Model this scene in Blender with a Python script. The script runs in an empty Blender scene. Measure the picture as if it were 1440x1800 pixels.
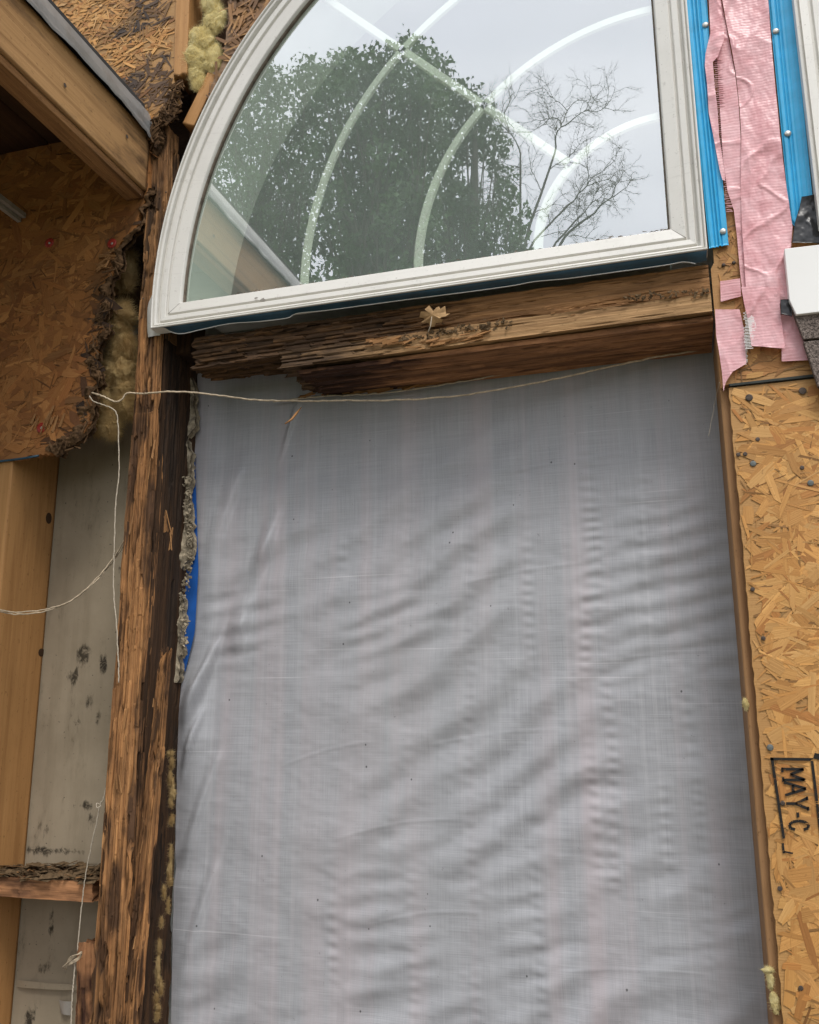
import bpy, math, random, bisect
import numpy as np
from mathutils import Vector, Matrix
random.seed(7); RNG = np.random.default_rng(11)
S = bpy.context.scene
# ------------------------------------------------------------------ camera
YAW, PIT, ROL, FPX = math.radians(16.9), math.radians(13.05), math.radians(-0.13), 1600.0
cy_, sy_, cp_, sp_ = math.cos(YAW), math.sin(YAW), math.cos(PIT), math.sin(PIT)
Wv = np.array([-sy_*cp_, cy_*cp_, sp_]); Rv = np.array([cy_, sy_, 0.0]); Uv = np.cross(Rv, Wv)
_c, _s = math.cos(ROL), math.sin(ROL); Rv, Uv = _c*Rv+_s*Uv, -_s*Rv+_c*Uv
CO = np.array([0.0, -1.4, 1.5])
def P(x, y, Y=0.0):                      # photo pixel -> world point on the upright plane at depth Y
    d = (x-720)/FPX*Rv-(y-900)/FPX*Uv+Wv
    return CO+d*((Y+1.4)/d[1])
cam = bpy.data.cameras.new('Camera'); co = bpy.data.objects.new('Camera', cam); S.collection.objects.link(co)
m = Matrix(((Rv[0], Uv[0], -Wv[0], CO[0]), (Rv[1], Uv[1], -Wv[1], CO[1]), (Rv[2], Uv[2], -Wv[2], CO[2]), (0, 0, 0, 1)))
co.matrix_world = m
cam.sensor_fit = 'VERTICAL'; cam.sensor_height = 24.0; cam.lens = 24.0*FPX/1800.0
cam.clip_start = 0.02; cam.clip_end = 3000; S.camera = co
# ------------------------------------------------------------------ light
SUN_EL, SUN_AZ = math.radians(58), math.radians(150)     # azimuth from +Y towards +X: sun in front of the wall, from the right
w = bpy.data.worlds.new('World'); S.world = w; w.use_nodes = True
nt = w.node_tree; nt.nodes.clear()
sky = nt.nodes.new('ShaderNodeTexSky'); sky.sky_type = 'NISHITA'; sky.sun_disc = False
sky.sun_elevation = SUN_EL; sky.sun_rotation = SUN_AZ; sky.air_density = 1.0; sky.dust_density = 3.0
tc = nt.nodes.new('ShaderNodeTexCoord'); mp = nt.nodes.new('ShaderNodeMapping'); mp.inputs['Scale'].default_value = (1, 1, 2.2)
nz = nt.nodes.new('ShaderNodeTexNoise'); nz.inputs['Scale'].default_value = 2.6; nz.inputs['Detail'].default_value = 5
rp = nt.nodes.new('ShaderNodeValToRGB'); rp.color_ramp.elements[0].position = .38; rp.color_ramp.elements[1].position = .68
rp.color_ramp.elements[0].color = (12.6, 13.1, 14.4, 1); rp.color_ramp.elements[1].color = (16.6, 17.0, 17.9, 1)
mx = nt.nodes.new('ShaderNodeMixRGB'); mx.inputs[0].default_value = .82
bg = nt.nodes.new('ShaderNodeBackground'); bg.inputs['Strength'].default_value = .115
ow = nt.nodes.new('ShaderNodeOutputWorld'); L = nt.links.new
L(tc.outputs['Generated'], mp.inputs[0]); L(mp.outputs[0], nz.inputs[0]); L(nz.outputs[0], rp.inputs[0])
L(sky.outputs[0], mx.inputs[1]); L(rp.outputs[0], mx.inputs[2]); 
sx_ = nt.nodes.new('ShaderNodeSeparateXYZ'); L(tc.outputs['Generated'], sx_.inputs[0])
mr_ = nt.nodes.new('ShaderNodeMapRange'); mr_.inputs['From Min'].default_value = 0; mr_.inputs['From Max'].default_value = 1; mr_.inputs['To Min'].default_value = .72; mr_.inputs['To Max'].default_value = 1.45; L(sx_.outputs[2], mr_.inputs['Value'])
ml_ = nt.nodes.new('ShaderNodeMixRGB'); ml_.blend_type = 'MULTIPLY'; ml_.inputs[0].default_value = 1; L(mx.outputs[0], ml_.inputs[1]); L(mr_.outputs[0], ml_.inputs[2]); L(ml_.outputs[0], bg.inputs[0]); L(bg.outputs[0], ow.inputs[0])
sl = bpy.data.lights.new('Sun', 'SUN'); sl.energy = 2.6; sl.angle = math.radians(20); sl.color = (1, .955, .89)
so = bpy.data.objects.new('Sun', sl); S.collection.objects.link(so); so.location = (3, -6, 8)
sd = Vector((math.sin(SUN_AZ)*math.cos(SUN_EL), math.cos(SUN_AZ)*math.cos(SUN_EL), math.sin(SUN_EL)))
so.rotation_euler = (-sd).to_track_quat('-Z', 'Y').to_euler()
S.view_settings.view_transform = 'Standard'; S.view_settings.look = 'None'; S.view_settings.gamma = 1; S.view_settings.exposure = -0.24
S.view_settings.use_curve_mapping = False
S.cycles.max_bounces = 8; S.cycles.transparent_max_bounces = 24; S.cycles.caustics_reflective = False; S.cycles.caustics_refractive = False

# ------------------------------------------------------------------ numpy noise
def _h(i, j, k):
    n = (i*374761393+j*668265263+k*2147483647*0+k*1274126177) & 0xffffffff
    n = ((n ^ (n >> 13))*1274126177) & 0xffffffff
    n = (n ^ (n >> 16))
    return (n & 0xffffff)/float(0xffffff)
def vn(x, y, z=0.0):
    x, y, z = np.broadcast_arrays(np.asarray(x, float), np.asarray(y, float), np.asarray(z, float))
    i, j, k = np.floor(x).astype(np.int64), np.floor(y).astype(np.int64), np.floor(z).astype(np.int64)
    a, b, c = x-i, y-j, z-k
    a, b, c = a*a*(3-2*a), b*b*(3-2*b), c*c*(3-2*c)
    r = 0
    for di in (0, 1):
        for dj in (0, 1):
            for dk in (0, 1):
                r = r+_h(i+di, j+dj, k+dk)*(a if di else 1-a)*(b if dj else 1-b)*(c if dk else 1-c)
    return r*2-1
def fbm(x, y, z=0.0, o=4):
    r = 0; a = 1; f = 1; t = 0
    for q in range(o):
        r = r+a*vn(np.asarray(x)*f+q*17.3, np.asarray(y)*f+q*5.1, np.asarray(z)*f); t += a; a *= .5; f *= 2.03
    return r/t
def sm(x, a, b):
    t = np.clip((np.asarray(x, float)-a)/(b-a), 0, 1); return t*t*(3-2*t)

# ------------------------------------------------------------------ materials
class G:
    def __init__(s, name):
        s.m = bpy.data.materials.new(name); s.m.use_nodes = True; s.t = s.m.node_tree; s.t.nodes.clear()
        s.o = s.t.nodes.new('ShaderNodeOutputMaterial')
    def n(s, ty, props=None, **inp):
        nd = s.t.nodes.new(ty)
        for k, v in (props or {}).items(): setattr(nd, k, v)
        for k, v in inp.items():
            key = int(k[1:]) if (k[0] == 'i' and k[1:].isdigit()) else k.replace('_', ' ')
            if isinstance(v, bpy.types.NodeSocket): s.t.links.new(v, nd.inputs[key])
            else: nd.inputs[key].default_value = v
        return nd
    def co(s, kind='Object', scale=(1, 1, 1), rot=(0, 0, 0)):
        if kind == 'UV': c = s.n('ShaderNodeUVMap').outputs[0]
        else: c = s.n('ShaderNodeTexCoord').outputs[kind]
        return s.n('ShaderNodeMapping', i0=c, Scale=scale, Rotation=rot).outputs[0]
    def noise(s, vec, sc=1.0, det=4, ro=.55, dist=0.0):
        return s.n('ShaderNodeTexNoise', Vector=vec, Scale=sc, Detail=det, Roughness=ro, Distortion=dist).outputs[0]
    def vor(s, vec, sc=1.0, feat='F1'):
        return s.n('ShaderNodeTexVoronoi', {'feature': feat}, Vector=vec, Scale=sc)
    def mr(s, v, a, b, c=0.0, d=1.0):
        return s.n('ShaderNodeMapRange', {'clamp': True}, Value=v, From_Min=a, From_Max=b, To_Min=c, To_Max=d).outputs[0]
    def mth(s, op, a, b=0.0): return s.n('ShaderNodeMath', {'operation': op}, i0=a, i1=b).outputs[0]
    def mix(s, f, a, b, mode='MIX'):
        a = (*a, 1) if isinstance(a, tuple) and len(a) == 3 else a; b = (*b, 1) if isinstance(b, tuple) and len(b) == 3 else b
        return s.n('ShaderNodeMixRGB', {'blend_type': mode}, i0=f, i1=a, i2=b).outputs[0]
    def attr(s, nm): return s.n('ShaderNodeAttribute', {'attribute_name': nm})
    def bump(s, h, st=.3, d=.002, nrm=None):
        b = s.n('ShaderNodeBump', Strength=st, Distance=d, Height=h)
        if nrm is not None: s.t.links.new(nrm, b.inputs['Normal'])
        return b.outputs[0]
    def bsdf(s, col, rough=.8, nrm=None, spec=.3, metal=0.0, **kw):
        col = (*col, 1) if isinstance(col, tuple) and len(col) == 3 else col
        b = s.n('ShaderNodeBsdfPrincipled', Base_Color=col, Roughness=rough, Metallic=metal, **kw)
        b.inputs['Specular IOR Level'].default_value = spec
        if nrm is not None: s.t.links.new(nrm, b.inputs['Normal'])
        return b.outputs[0]
    def out(s, sh): s.t.links.new(sh, s.o.inputs[0]); return s.m

def wood(name, a, b, dark, rotc=(.035, .018, .009), rough=.82, gs=1.0, bump=.5, stain=.5, extra=None):
    g = G(name)
    fine = g.noise(g.co('UV', (6*gs, 260*gs, 1)), 1, 5, .6, .3)
    mid = g.noise(g.co('UV', (2.2*gs, 48*gs, 1)), 1, 5, .6, .8)
    big = g.noise(g.co('UV', (3.5, 14, 1)), 1, 4, .6, .5)
    c = g.mix(g.mr(fine, .3, .7), a, b)
    c = g.mix(g.mr(mid, .48, .72, 0, .85), c, dark)
    c = g.mix(g.mr(big, .5, .75, 0, stain), c, tuple(x*.55 for x in dark))
    tn = g.mth('ADD', g.attr('tint').outputs['Fac'], 1.0); c = g.mix(1.0, c, g.n('ShaderNodeCombineXYZ', X=tn, Y=tn, Z=tn).outputs[0], 'MULTIPLY')
    rot = g.attr('rot').outputs['Fac']
    rn = g.noise(g.co('UV', (14, 60, 1)), 1, 6, .65, .4)
    c = g.mix(g.mr(g.mth('ADD', rot, g.mth('MULTIPLY', g.mth('SUBTRACT', rn, .5), 1.5)), .15, .80), c, g.mix(g.mr(g.noise(g.co('UV', (9, 90, 1)), 1, 4, .6), .35, .65), rotc, tuple(x*3.2 for x in rotc)))
    spk = g.noise(g.co('UV', (90, 130, 1)), 1, 3, .6)
    c = g.mix(g.mr(spk, .62, .74, 0, .6), c, tuple(x*.4 for x in dark))
    nr = g.bump(g.mth('ADD', fine, g.mth('MULTIPLY', rn, .6)), bump, .0025)
    return g.out(g.bsdf(c, rough, nr, .2))

def flat(name, col, rough=.6, spec=.4, var=.25, sc=30.0, metal=0.0, bump=.1, dirt=None, dirtamt=.4, dsc=9.0):
    g = G(name)
    n1 = g.noise(g.co('Object'), sc, 5, .6)
    c = g.mix(g.mr(n1, .3, .7, 0, 1), tuple(x*(1-var) for x in col), tuple(min(1, x*(1+var*.5)) for x in col))
    if dirt:
        n2 = g.noise(g.co('Object'), dsc, 7, .68)
        c = g.mix(g.mr(n2, .5, .72, 0, dirtamt), c, dirt)
        n3 = g.noise(g.co('Object'), dsc*14, 3, .6)
        c = g.mix(g.mr(n3, .66, .72, 0, dirtamt), c, dirt)
    return g.out(g.bsdf(c, rough, g.bump(n1, bump, .002), spec, metal))

def m_osb(name='osb strands'):
    g = G(name)
    col = g.attr('Col').outputs['Color']
    fine = g.noise(g.co('UV', (10, 420, 1)), 1, 4, .6, .2)
    c = g.mix(g.mr(fine, .3, .75, 0, .55), col, g.mix(1.0, col, (.58, .47, .36), 'MULTIPLY'))
    s = g.noise(g.co('Object'), 210, 3, .6)
    c = g.mix(g.mr(s, .64, .72, 0, .45), c, (.15, .065, .022))
    cr = g.noise(g.co('Object', (40, 1, 190), (0, .35, 0)), 1, 4, .7, 1.5); c = g.mix(g.mr(cr, .66, .72, 0, .4), c, (.17, .075, .025))
    cr2 = g.noise(g.co('Object', (190, 1, 60), (0, .9, 0)), 1, 4, .7, 1.5); c = g.mix(g.mr(cr2, .67, .73, 0, .4), c, (.2, .09, .03))
    b = g.noise(g.co('Object'), 6, 4, .6)
    c = g.mix(g.mr(b, .45, .75, 0, .3), c, (.40, .19, .06))
    return g.out(g.bsdf(c, .62, g.bump(fine, .45, .0012), .35))

def m_wrap():
    g = G('house wrap fabric')
    ob = g.co('Object')
    wx = g.noise(g.co('Object', (900, 1, 14)), 1, 2, .5); wz = g.noise(g.co('Object', (12, 1, 900)), 1, 2, .5)
    col = g.mix(g.mr(g.mth('ADD', wx, wz), .7, 1.3), (.315, .32, .34), (.42, .425, .445))
    vb = g.noise(g.co('Object', (16, .1, .5)), 1, 3, .6)
    col = g.mix(g.mr(vb, .47, .68, 0, .55), col, (.49, .42, .435))
    vb2 = g.noise(g.co('Object', (95, .1, .8)), 1, 2, .5)
    col = g.mix(g.mr(vb2, .5, .75, 0, .25), col, (.55, .55, .56))
    bl = g.noise(g.co('Object', (1.4, 1, 1.4)), 1, 4, .6)
    col = g.mix(g.mr(bl, .4, .7, 0, .35), col, (.36, .36, .36))
    sp = g.vor(g.co('Object', (1, 1, .8)), 26)
    spk = g.mth('MULTIPLY', g.mr(sp.outputs['Distance'], .03, .05, 1, 0), g.mr(g.n('ShaderNodeSeparateColor', Color=sp.outputs['Color']).outputs[0], .55, .56, 0, 1))
    col = g.mix(g.mth('MULTIPLY', spk, .85), col, (.05, .05, .05))
    d = g.noise(ob, 130, 3, .7); col = g.mix(g.mr(d, .68, .76, 0, .6), col, (.16, .155, .15))
    sc = g.noise(g.co('Object', (2.2, 1, 260), (0, math.radians(7), 0)), 1, 1, .4)
    msk = g.noise(g.co('Object', (3, 1, 9)), 1, 2, .5)
    col = g.mix(g.mth('MULTIPLY', g.mr(sc, .70, .75, 0, .35), g.mr(msk, .5, .6, 0, 1)), col, (.72, .71, .72))
    nr = g.bump(g.mth('ADD', wx, wz), .35, .0006)
    sh = g.bsdf(col, .36, nr, .5)
    return g.out(sh)

def m_vinyl(name, col, dirt=(.20, .17, .13)):
    g = G(name)
    n = g.noise(g.co('Object'), 14, 7, .7); n2 = g.noise(g.co('Object', (3, 3, 60)), 3, 4, .6); n3 = g.noise(g.co('Object'), 320, 2, .5)
    c = g.mix(g.mr(n, .5, .78, 0, .45), col, tuple(x*.78 for x in col))
    c = g.mix(g.mr(n2, .60, .80, 0, .22), c, dirt); c = g.mix(g.mr(g.noise(g.co('Object'), 70, 5, .75), .60, .72, 0, .35), c, dirt)
    c = g.mix(g.mr(n3, .70, .75, 0, .55), c, dirt)
    return g.out(g.bsdf(c, .42, g.bump(n, .08, .002), .45))

def m_glass():
    g = G('window glass')
    tr = g.n('ShaderNodeBsdfTransparent', Color=(.68, .74, .69, 1)).outputs[0]
    gl = g.n('ShaderNodeBsdfGlossy', Color=(.52, .52, .52, 1), Roughness=0.0).outputs[0]
    s1 = g.n('ShaderNodeAddShader', i0=tr, i1=gl).outputs[0]
    n = g.noise(g.co('Object', (1, 1, 1)), 5, 6, .7); n2 = g.noise(g.co('Object'), 240, 2, .5)
    df = g.n('ShaderNodeBsdfDiffuse', Color=(.50, .56, .53, 1)).outputs[0]
    s2 = g.n('ShaderNodeMixShader', i0=g.mth('ADD', g.mr(n, .35, .75, .12, .22), g.mr(n2, .70, .76, 0, .35)), i1=s1, i2=df).outputs[0]  # dirt film kept heavy so its pale colour veils the glass in haze
    return g.out(s2)

def m_pink():
    g = G('pink woven tape')
    a = g.n('ShaderNodeTexWave', {'wave_type': 'BANDS', 'bands_direction': 'Z'}, Vector=g.co('Object'), Scale=58, Distortion=2.5, Detail=3).outputs[1]
    n = g.noise(g.co('Object'), 22, 6, .7); m = g.noise(g.co('Object', (60, 1, 200)), 1, 3, .6)
    c = g.mix(g.mr(n, .3, .72), (.74, .34, .36), (.88, .56, .58))
    c = g.mix(g.mr(m, .5, .75, 0, .35), c, (.58, .25, .25))
    c = g.mix(g.mth('MULTIPLY', g.mr(a, .0, .35, 1, 0), g.mr(g.noise(g.co('Object'), 35, 3, .6), .42, .6, .0, .32)), c, (.62, .28, .28))
    nr = g.bump(g.mth('ADD', g.mth('MULTIPLY', a, .4), g.mth('MULTIPLY', m, 1.0)), .3, .001)
    p = g.bsdf(c, .36, nr, .5)
    t = g.n('ShaderNodeBsdfTranslucent', Color=(.8, .35, .38, 1)).outputs[0]
    return g.out(g.n('ShaderNodeMixShader', i0=.12, i1=p, i2=t).outputs[0])

def m_drywall():
    g = G('grey sheathing paper')
    n = g.noise(g.co('Object'), 5, 6, .65); n2 = g.noise(g.co('Object', (3, 3, 1)), 11, 8, .72)
    c = g.mix(g.mr(n, .35, .7), (.36, .30, .215), (.26, .215, .15))
    rot = g.attr('rot').outputs['Fac']
    k = g.mr(g.mth('ADD', rot, g.mth('MULTIPLY', g.mth('SUBTRACT', n2, .5), 3.2)), .40, .75)
    k = g.mth('MULTIPLY', k, g.mr(g.noise(g.co('Object'), 45, 6, .75, .8), .38, .52, .0, .95))
    c = g.mix(k, c, (.025, .02, .014))
    c = g.mix(g.mr(n2, .54, .74, 0, .5), c, (.14, .11, .07)); c = g.mix(g.mr(g.noise(g.co('Object', (22, 1, 2.5)), 1, 5, .65), .5, .72, 0, .4), c, (.17, .135, .085))
    c = g.mix(g.mr(g.noise(g.co('Object'), 170, 2, .5), .7, .75, 0, .7), c, (.05, .04, .03))
    return g.out(g.bsdf(c, .8, g.bump(n2, .3, .002), .25))

def m_shingle():
    g = G('asphalt shingle granules')
    v = g.vor(g.co('Object'), 520)
    c = g.mix(g.mr(g.n('ShaderNodeSeparateColor', Color=v.outputs['Color']).outputs[0], 0, 1), (.05, .04, .035), (.26, .21, .18))
    return g.out(g.bsdf(c, .95, g.bump(v.outputs[0], .8, .001), .15))

def m_fluff(name, a, b):
    g = G(name)
    n = g.noise(g.co('Object'), 26, 8, .72, .6)
    c = g.mix(g.mr(n, .35, .65), a, b)
    d = g.bsdf(c, .95, g.bump(g.noise(g.co('Object'), 130, 6, .8, 1.0), .8, .004), .05)
    t = g.n('ShaderNodeBsdfTranslucent', Color=(*b, 1)).outputs[0]
    return g.out(g.n('ShaderNodeMixShader', i0=.45, i1=d, i2=t).outputs[0])

def m_ink():
    g = G('black stencil ink')
    n = g.noise(g.co('Object', (1, 1, 2.2)), 75, 5, .7)
    n2 = g.noise(g.co('Object', (.3, 1, 4), (0, .5, 0)), 60, 3, .6)
    k = g.mth('MINIMUM', g.mr(n, .35, .41), g.mr(n2, .30, .36))
    d = g.bsdf((.02, .018, .016), .7, None, .2)
    t = g.n('ShaderNodeBsdfTransparent').outputs[0]
    return g.out(g.n('ShaderNodeMixShader', i0=k, i1=t, i2=d).outputs[0])

def m_leaf():
    g = G('tree leaves')
    col = g.attr('Col').outputs['Color']
    d = g.bsdf(col, .6, None, .3)
    t = g.n('ShaderNodeBsdfTranslucent', Color=(.10, .17, .04, 1)).outputs[0]
    return g.out(g.n('ShaderNodeMixShader', i0=.18, i1=d, i2=t).outputs[0])

MT = dict(
    osb=m_osb(), wrap=m_wrap(), glass=m_glass(), pink=m_pink(), dry=m_drywall(), shingle=m_shingle(), ink=m_ink(), leaf=m_leaf(),
    vinyl=m_vinyl('weathered white vinyl', (.70, .68, .63)), muntin=m_vinyl('cream grille bars', (.80, .79, .72)),
    bead=flat('old glazing sealant', (.16, .13, .10), .8, .2, .5, 60),
    wood_post=wood('rotten orange wood', (.52, .265, .105), (.36, .165, .062), (.12, .052, .022), (.040, .021, .011), bump=1.0),
    wood_dark=wood('dark brown wood', (.095, .05, .024), (.06, .031, .016), (.03, .017, .010), (.014, .009, .006), bump=.8),  # very dark brown for the deep studs, boards and knots
    wood_head=wood('rotten header wood', (.38, .20, .085), (.25, .125, .05), (.11, .052, .022), (.036, .021, .012), bump=.9),
    wood_lit=wood('dirty lit-tone timber', (.50, .31, .15), (.32, .18, .08), (.15, .08, .035), (.04, .025, .015), bump=.5),  # paler tone gives the ledge plank its lit look
    wood_red=wood('reddish underside timber', (.48, .235, .11), (.38, .18, .08), (.17, .07, .03), (.025, .012, .008), bump=.4),
    wood_clean=wood('clean pine stud', (.50, .27, .105), (.43, .22, .08), (.30, .145, .05), (.08, .035, .015), .6, .8, .2, .25),
    wood_beam=wood('yellow pine beam', (.46, .27, .12), (.38, .215, .09), (.24, .125, .05), (.05, .028, .015), .7, .7, .3, .4),
    wood_jamb=wood('brown pine jamb', (.40, .225, .105), (.33, .18, .08), (.24, .12, .05), (.10, .045, .02), .6, .8, .2, .25),
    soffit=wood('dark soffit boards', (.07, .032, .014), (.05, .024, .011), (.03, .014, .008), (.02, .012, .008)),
    blue=flat('bright blue vinyl', (.035, .40, .70), .3, .5, .14, 40, bump=.05, dirt=(.02, .2, .4), dirtamt=.25),
    bluedark=flat('dark blue film', (.022, .075, .12), .35, .5, .3, 25, bump=.1, dirt=(.03, .05, .06)),
    bluescrap=flat('royal blue sheet', (.015, .10, .38), .4, .5, .2, 30),
    metal=flat('galvanised flashing', (.29, .29, .285), .45, .5, .25, 14, .35, .25, (.14, .12, .10), .6, 22),
    metaldull=flat('dull painted metal', (.36, .33, .29), .5, .4, .3, 20, .2, .2),
    nail=flat('galvanised nail head', (.55, .54, .50), .4, .5, .3, 300, .6, .3),
    nailrust=flat('rusty nail head', (.10, .075, .06), .7, .3, .5, 200, .3, .4),
    nailgrey=flat('zinc nail head', (.14, .15, .14), .6, .4, .3, 200, .3, .4),
    red=flat('red plastic cap', (.36, .035, .022), .45, .4, .35, 120, dirt=(.15, .03, .02)),
    ins=m_fluff('yellow glass wool', (.74, .60, .27), (.95, .86, .50)),
    insd=m_fluff('dirty glass wool', (.36, .23, .10), (.68, .52, .26)),
    rotdark=flat('black rotten wood edge', (.13, .075, .038), .95, .1, .7, 90, bump=1.0, dirt=(.018, .012, .009), dirtamt=.9, dsc=30),
    seam=flat('dark seam paper', (.05, .055, .05), .8, .2, .4, 60),
    plaster=flat('crumbling plaster', (.37, .31, .22), .95, .1, .6, 110, bump=1.0, dirt=(.05, .035, .022), dirtamt=.9, dsc=40),
    white=flat('white trim board', (.84, .83, .80), .5, .4, .04, 6, bump=.03),
    black=flat('black flashing tape', (.014, .014, .015), .3, .5, .4, 30, bump=.2),
    wire=flat('dirty wire sheath', (.58, .47, .33), .6, .3, .4, 130, dirt=(.12, .08, .05)),
    string=flat('pale cord', (.52, .45, .35), .8, .2, .3, 200),
    leafdry=flat('dry oak leaf', (.45, .28, .13), .7, .2, .4, 80, dirt=(.18, .09, .04)),
    debris=flat('bark and rot debris', (.15, .10, .055), .95, .1, .6, 120, bump=.8, dirt=(.04, .027, .017), dirtamt=.8, dsc=30),
    chip=wood('loose splinters', (.38, .20, .08), (.30, .15, .06), (.18, .09, .04)),
    room=flat('interior wall paint', (.66, .69, .66), .7, .3, .05, 3, bump=.03), reveal=flat('window reveal paint', (.80, .81, .76), .6, .3, .05, 3, bump=.03),
    bark=flat('tree bark', (.13, .11, .095), .9, .1, .4, 9, bump=.5),
    bounce_concrete=flat('pale concrete', (.20, .185, .16), .9, .2, .2, 8, dirt=(.12, .11, .09)),  # surface of the unseen patio added as a light reflector
    ground=flat('trodden lawn', (.075, .09, .035), .95, .1, .5, 1.2, bump=.4, dirt=(.12, .09, .06), dirtamt=.7, dsc=.6),
    roof=flat('roof underlay', (.06, .06, .06), .9, .1, .3, 8),
)

# ------------------------------------------------------------------ object helpers
def tag(o, label=None, cat=None, group=None, kind=None):
    if label: o['label'] = label
    if cat: o['category'] = cat
    if group: o['group'] = group
    if kind: o['kind'] = kind
    return o
def thing(name, loc, label, cat, group=None):
    o = bpy.data.objects.new(name, None); S.collection.objects.link(o); o.location = [float(q) for q in loc]; o.empty_display_size = .05
    return tag(o, label, cat, group)
def par(o, p):
    o.parent = p
    l = Vector((0, 0, 0)); q = p
    while q is not None: l += q.location; q = q.parent if q.parent else None
    o.matrix_parent_inverse = Matrix.Translation(-p.location) if p.type == 'EMPTY' else Matrix.Identity(4)
def mesh(name, vs, fs, mats, parent=None, smooth=True, uv=None, col=None, rot=None, mi=None, tint=None):
    me = bpy.data.meshes.new(name); vs = np.asarray(vs, float)
    me.from_pydata(vs.tolist(), [], [list(map(int, f)) for f in fs])
    if isinstance(mats, str): mats = [mats]
    for k in mats: me.materials.append(MT[k])
    if mi is not None: me.polygons.foreach_set('material_index', np.asarray(mi, np.int32))
    if uv is not None:
        ul = me.uv_layers.new(name='UVMap'); li = np.empty(len(me.loops), np.int32); me.loops.foreach_get('vertex_index', li)
        ul.data.foreach_set('uv', np.asarray(uv, float)[li].astype(np.float32).ravel())
    if col is not None:
        ca = me.color_attributes.new('Col', 'FLOAT_COLOR', 'POINT'); c4 = np.ones((len(vs), 4), np.float32); c4[:, :3] = col
        ca.data.foreach_set('color', c4.ravel())
    if rot is not None:
        a = me.attributes.new('rot', 'FLOAT', 'POINT'); a.data.foreach_set('value', np.asarray(rot, np.float32))
    if tint is not None:
        a = me.attributes.new('tint', 'FLOAT', 'POINT'); a.data.foreach_set('value', np.asarray(tint, np.float32))
    me.polygons.foreach_set('use_smooth', np.full(len(me.polygons), bool(smooth))); me.update()
    o = bpy.data.objects.new(name, me); S.collection.objects.link(o)
    if parent is not None: par(o, parent)
    return o
class MB:
    def __init__(s): s.v = []; s.f = []; s.c = []; s.u = []; s.mi = []
    def add(s, vs, fs, col=(1, 1, 1), uv=None, mi=0):
        b = len(s.v); s.v += [tuple(map(float, q)) for q in vs]; s.f += [[b+i for i in f] for f in fs]
        s.c += [col]*len(vs); s.u += (list(uv) if uv is not None else [(0, 0)]*len(vs)); s.mi += [mi]*len(fs)
    def box(s, lo, hi, col=(1, 1, 1), mi=0):
        x0, y0, z0 = lo; x1, y1, z1 = hi
        vs = [(x0, y0, z0), (x1, y0, z0), (x1, y1, z0), (x0, y1, z0), (x0, y0, z1), (x1, y0, z1), (x1, y1, z1), (x0, y1, z1)]
        s.add(vs, [(0, 3, 2, 1), (4, 5, 6, 7), (0, 1, 5, 4), (1, 2, 6, 5), (2, 3, 7, 6), (3, 0, 4, 7)], col, [(v[0]+v[1], v[2]) for v in vs], mi)
    def tube(s, pts, rad, seg=8, col=(1, 1, 1), mi=0, cap=True):
        pts = [Vector(p) for p in pts]; n = len(pts); rad = [rad]*n if isinstance(rad, (int, float)) else rad
        vs = []; up = None
        for i, p in enumerate(pts):
            t = (pts[min(i+1, n-1)]-pts[max(i-1, 0)]).normalized()
            if up is None: up = t.orthogonal().normalized()
            up = (up-t*up.dot(t)); up = up.normalized() if up.length > 1e-6 else t.orthogonal().normalized()
            bi = t.cross(up)
            for k in range(seg):
                a = 2*math.pi*k/seg; vs.append(p+(up*math.cos(a)+bi*math.sin(a))*rad[i])
        fs = [(i*seg+k, i*seg+(k+1) % seg, (i+1)*seg+(k+1) % seg, (i+1)*seg+k) for i in range(n-1) for k in range(seg)]
        if cap: fs += [tuple(range(seg-1, -1, -1)), tuple((n-1)*seg+k for k in range(seg))]
        s.add(vs, fs, col, None, mi)
    def build(s, name, mats, parent=None, smooth=False, rot=None):
        return mesh(name, s.v, s.f, mats, parent, smooth, s.u, s.c, rot, s.mi)
def proj(q):
    d = np.array(q, float)-CO; k = d@Wv; return (720+FPX*(d@Rv)/k, 900-FPX*(d@Uv)/k)
def lerpoly(pts, n):                     # resample a polyline to n points
    p = np.array(pts, float); d = np.r_[0, np.cumsum(np.linalg.norm(np.diff(p, axis=0), axis=1))]
    t = np.linspace(0, d[-1], n); return np.stack([np.interp(t, d, p[:, k]) for k in range(p.shape[1])], 1)
def smoothpts(pts, n):                   # catmull-rom through pts
    p = [np.array(q, float) for q in pts]; p = [2*p[0]-p[1]]+p+[2*p[-1]-p[-2]]; out = []; m = len(p)-3
    for i in range(n):
        t = i/(n-1)*m; k = min(int(t), m-1); t -= k; a, b, c, d = p[k:k+4]
        out.append(.5*((2*b)+(-a+c)*t+(2*a-5*b+4*c-d)*t*t+(-a+3*b-3*c+d)*t**3))
    return out
def grid(nu, nv): return [(i*nu+j, i*nu+j+1, (i+1)*nu+j+1, (i+1)*nu+j) for i in range(nv-1) for j in range(nu-1)]

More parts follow.
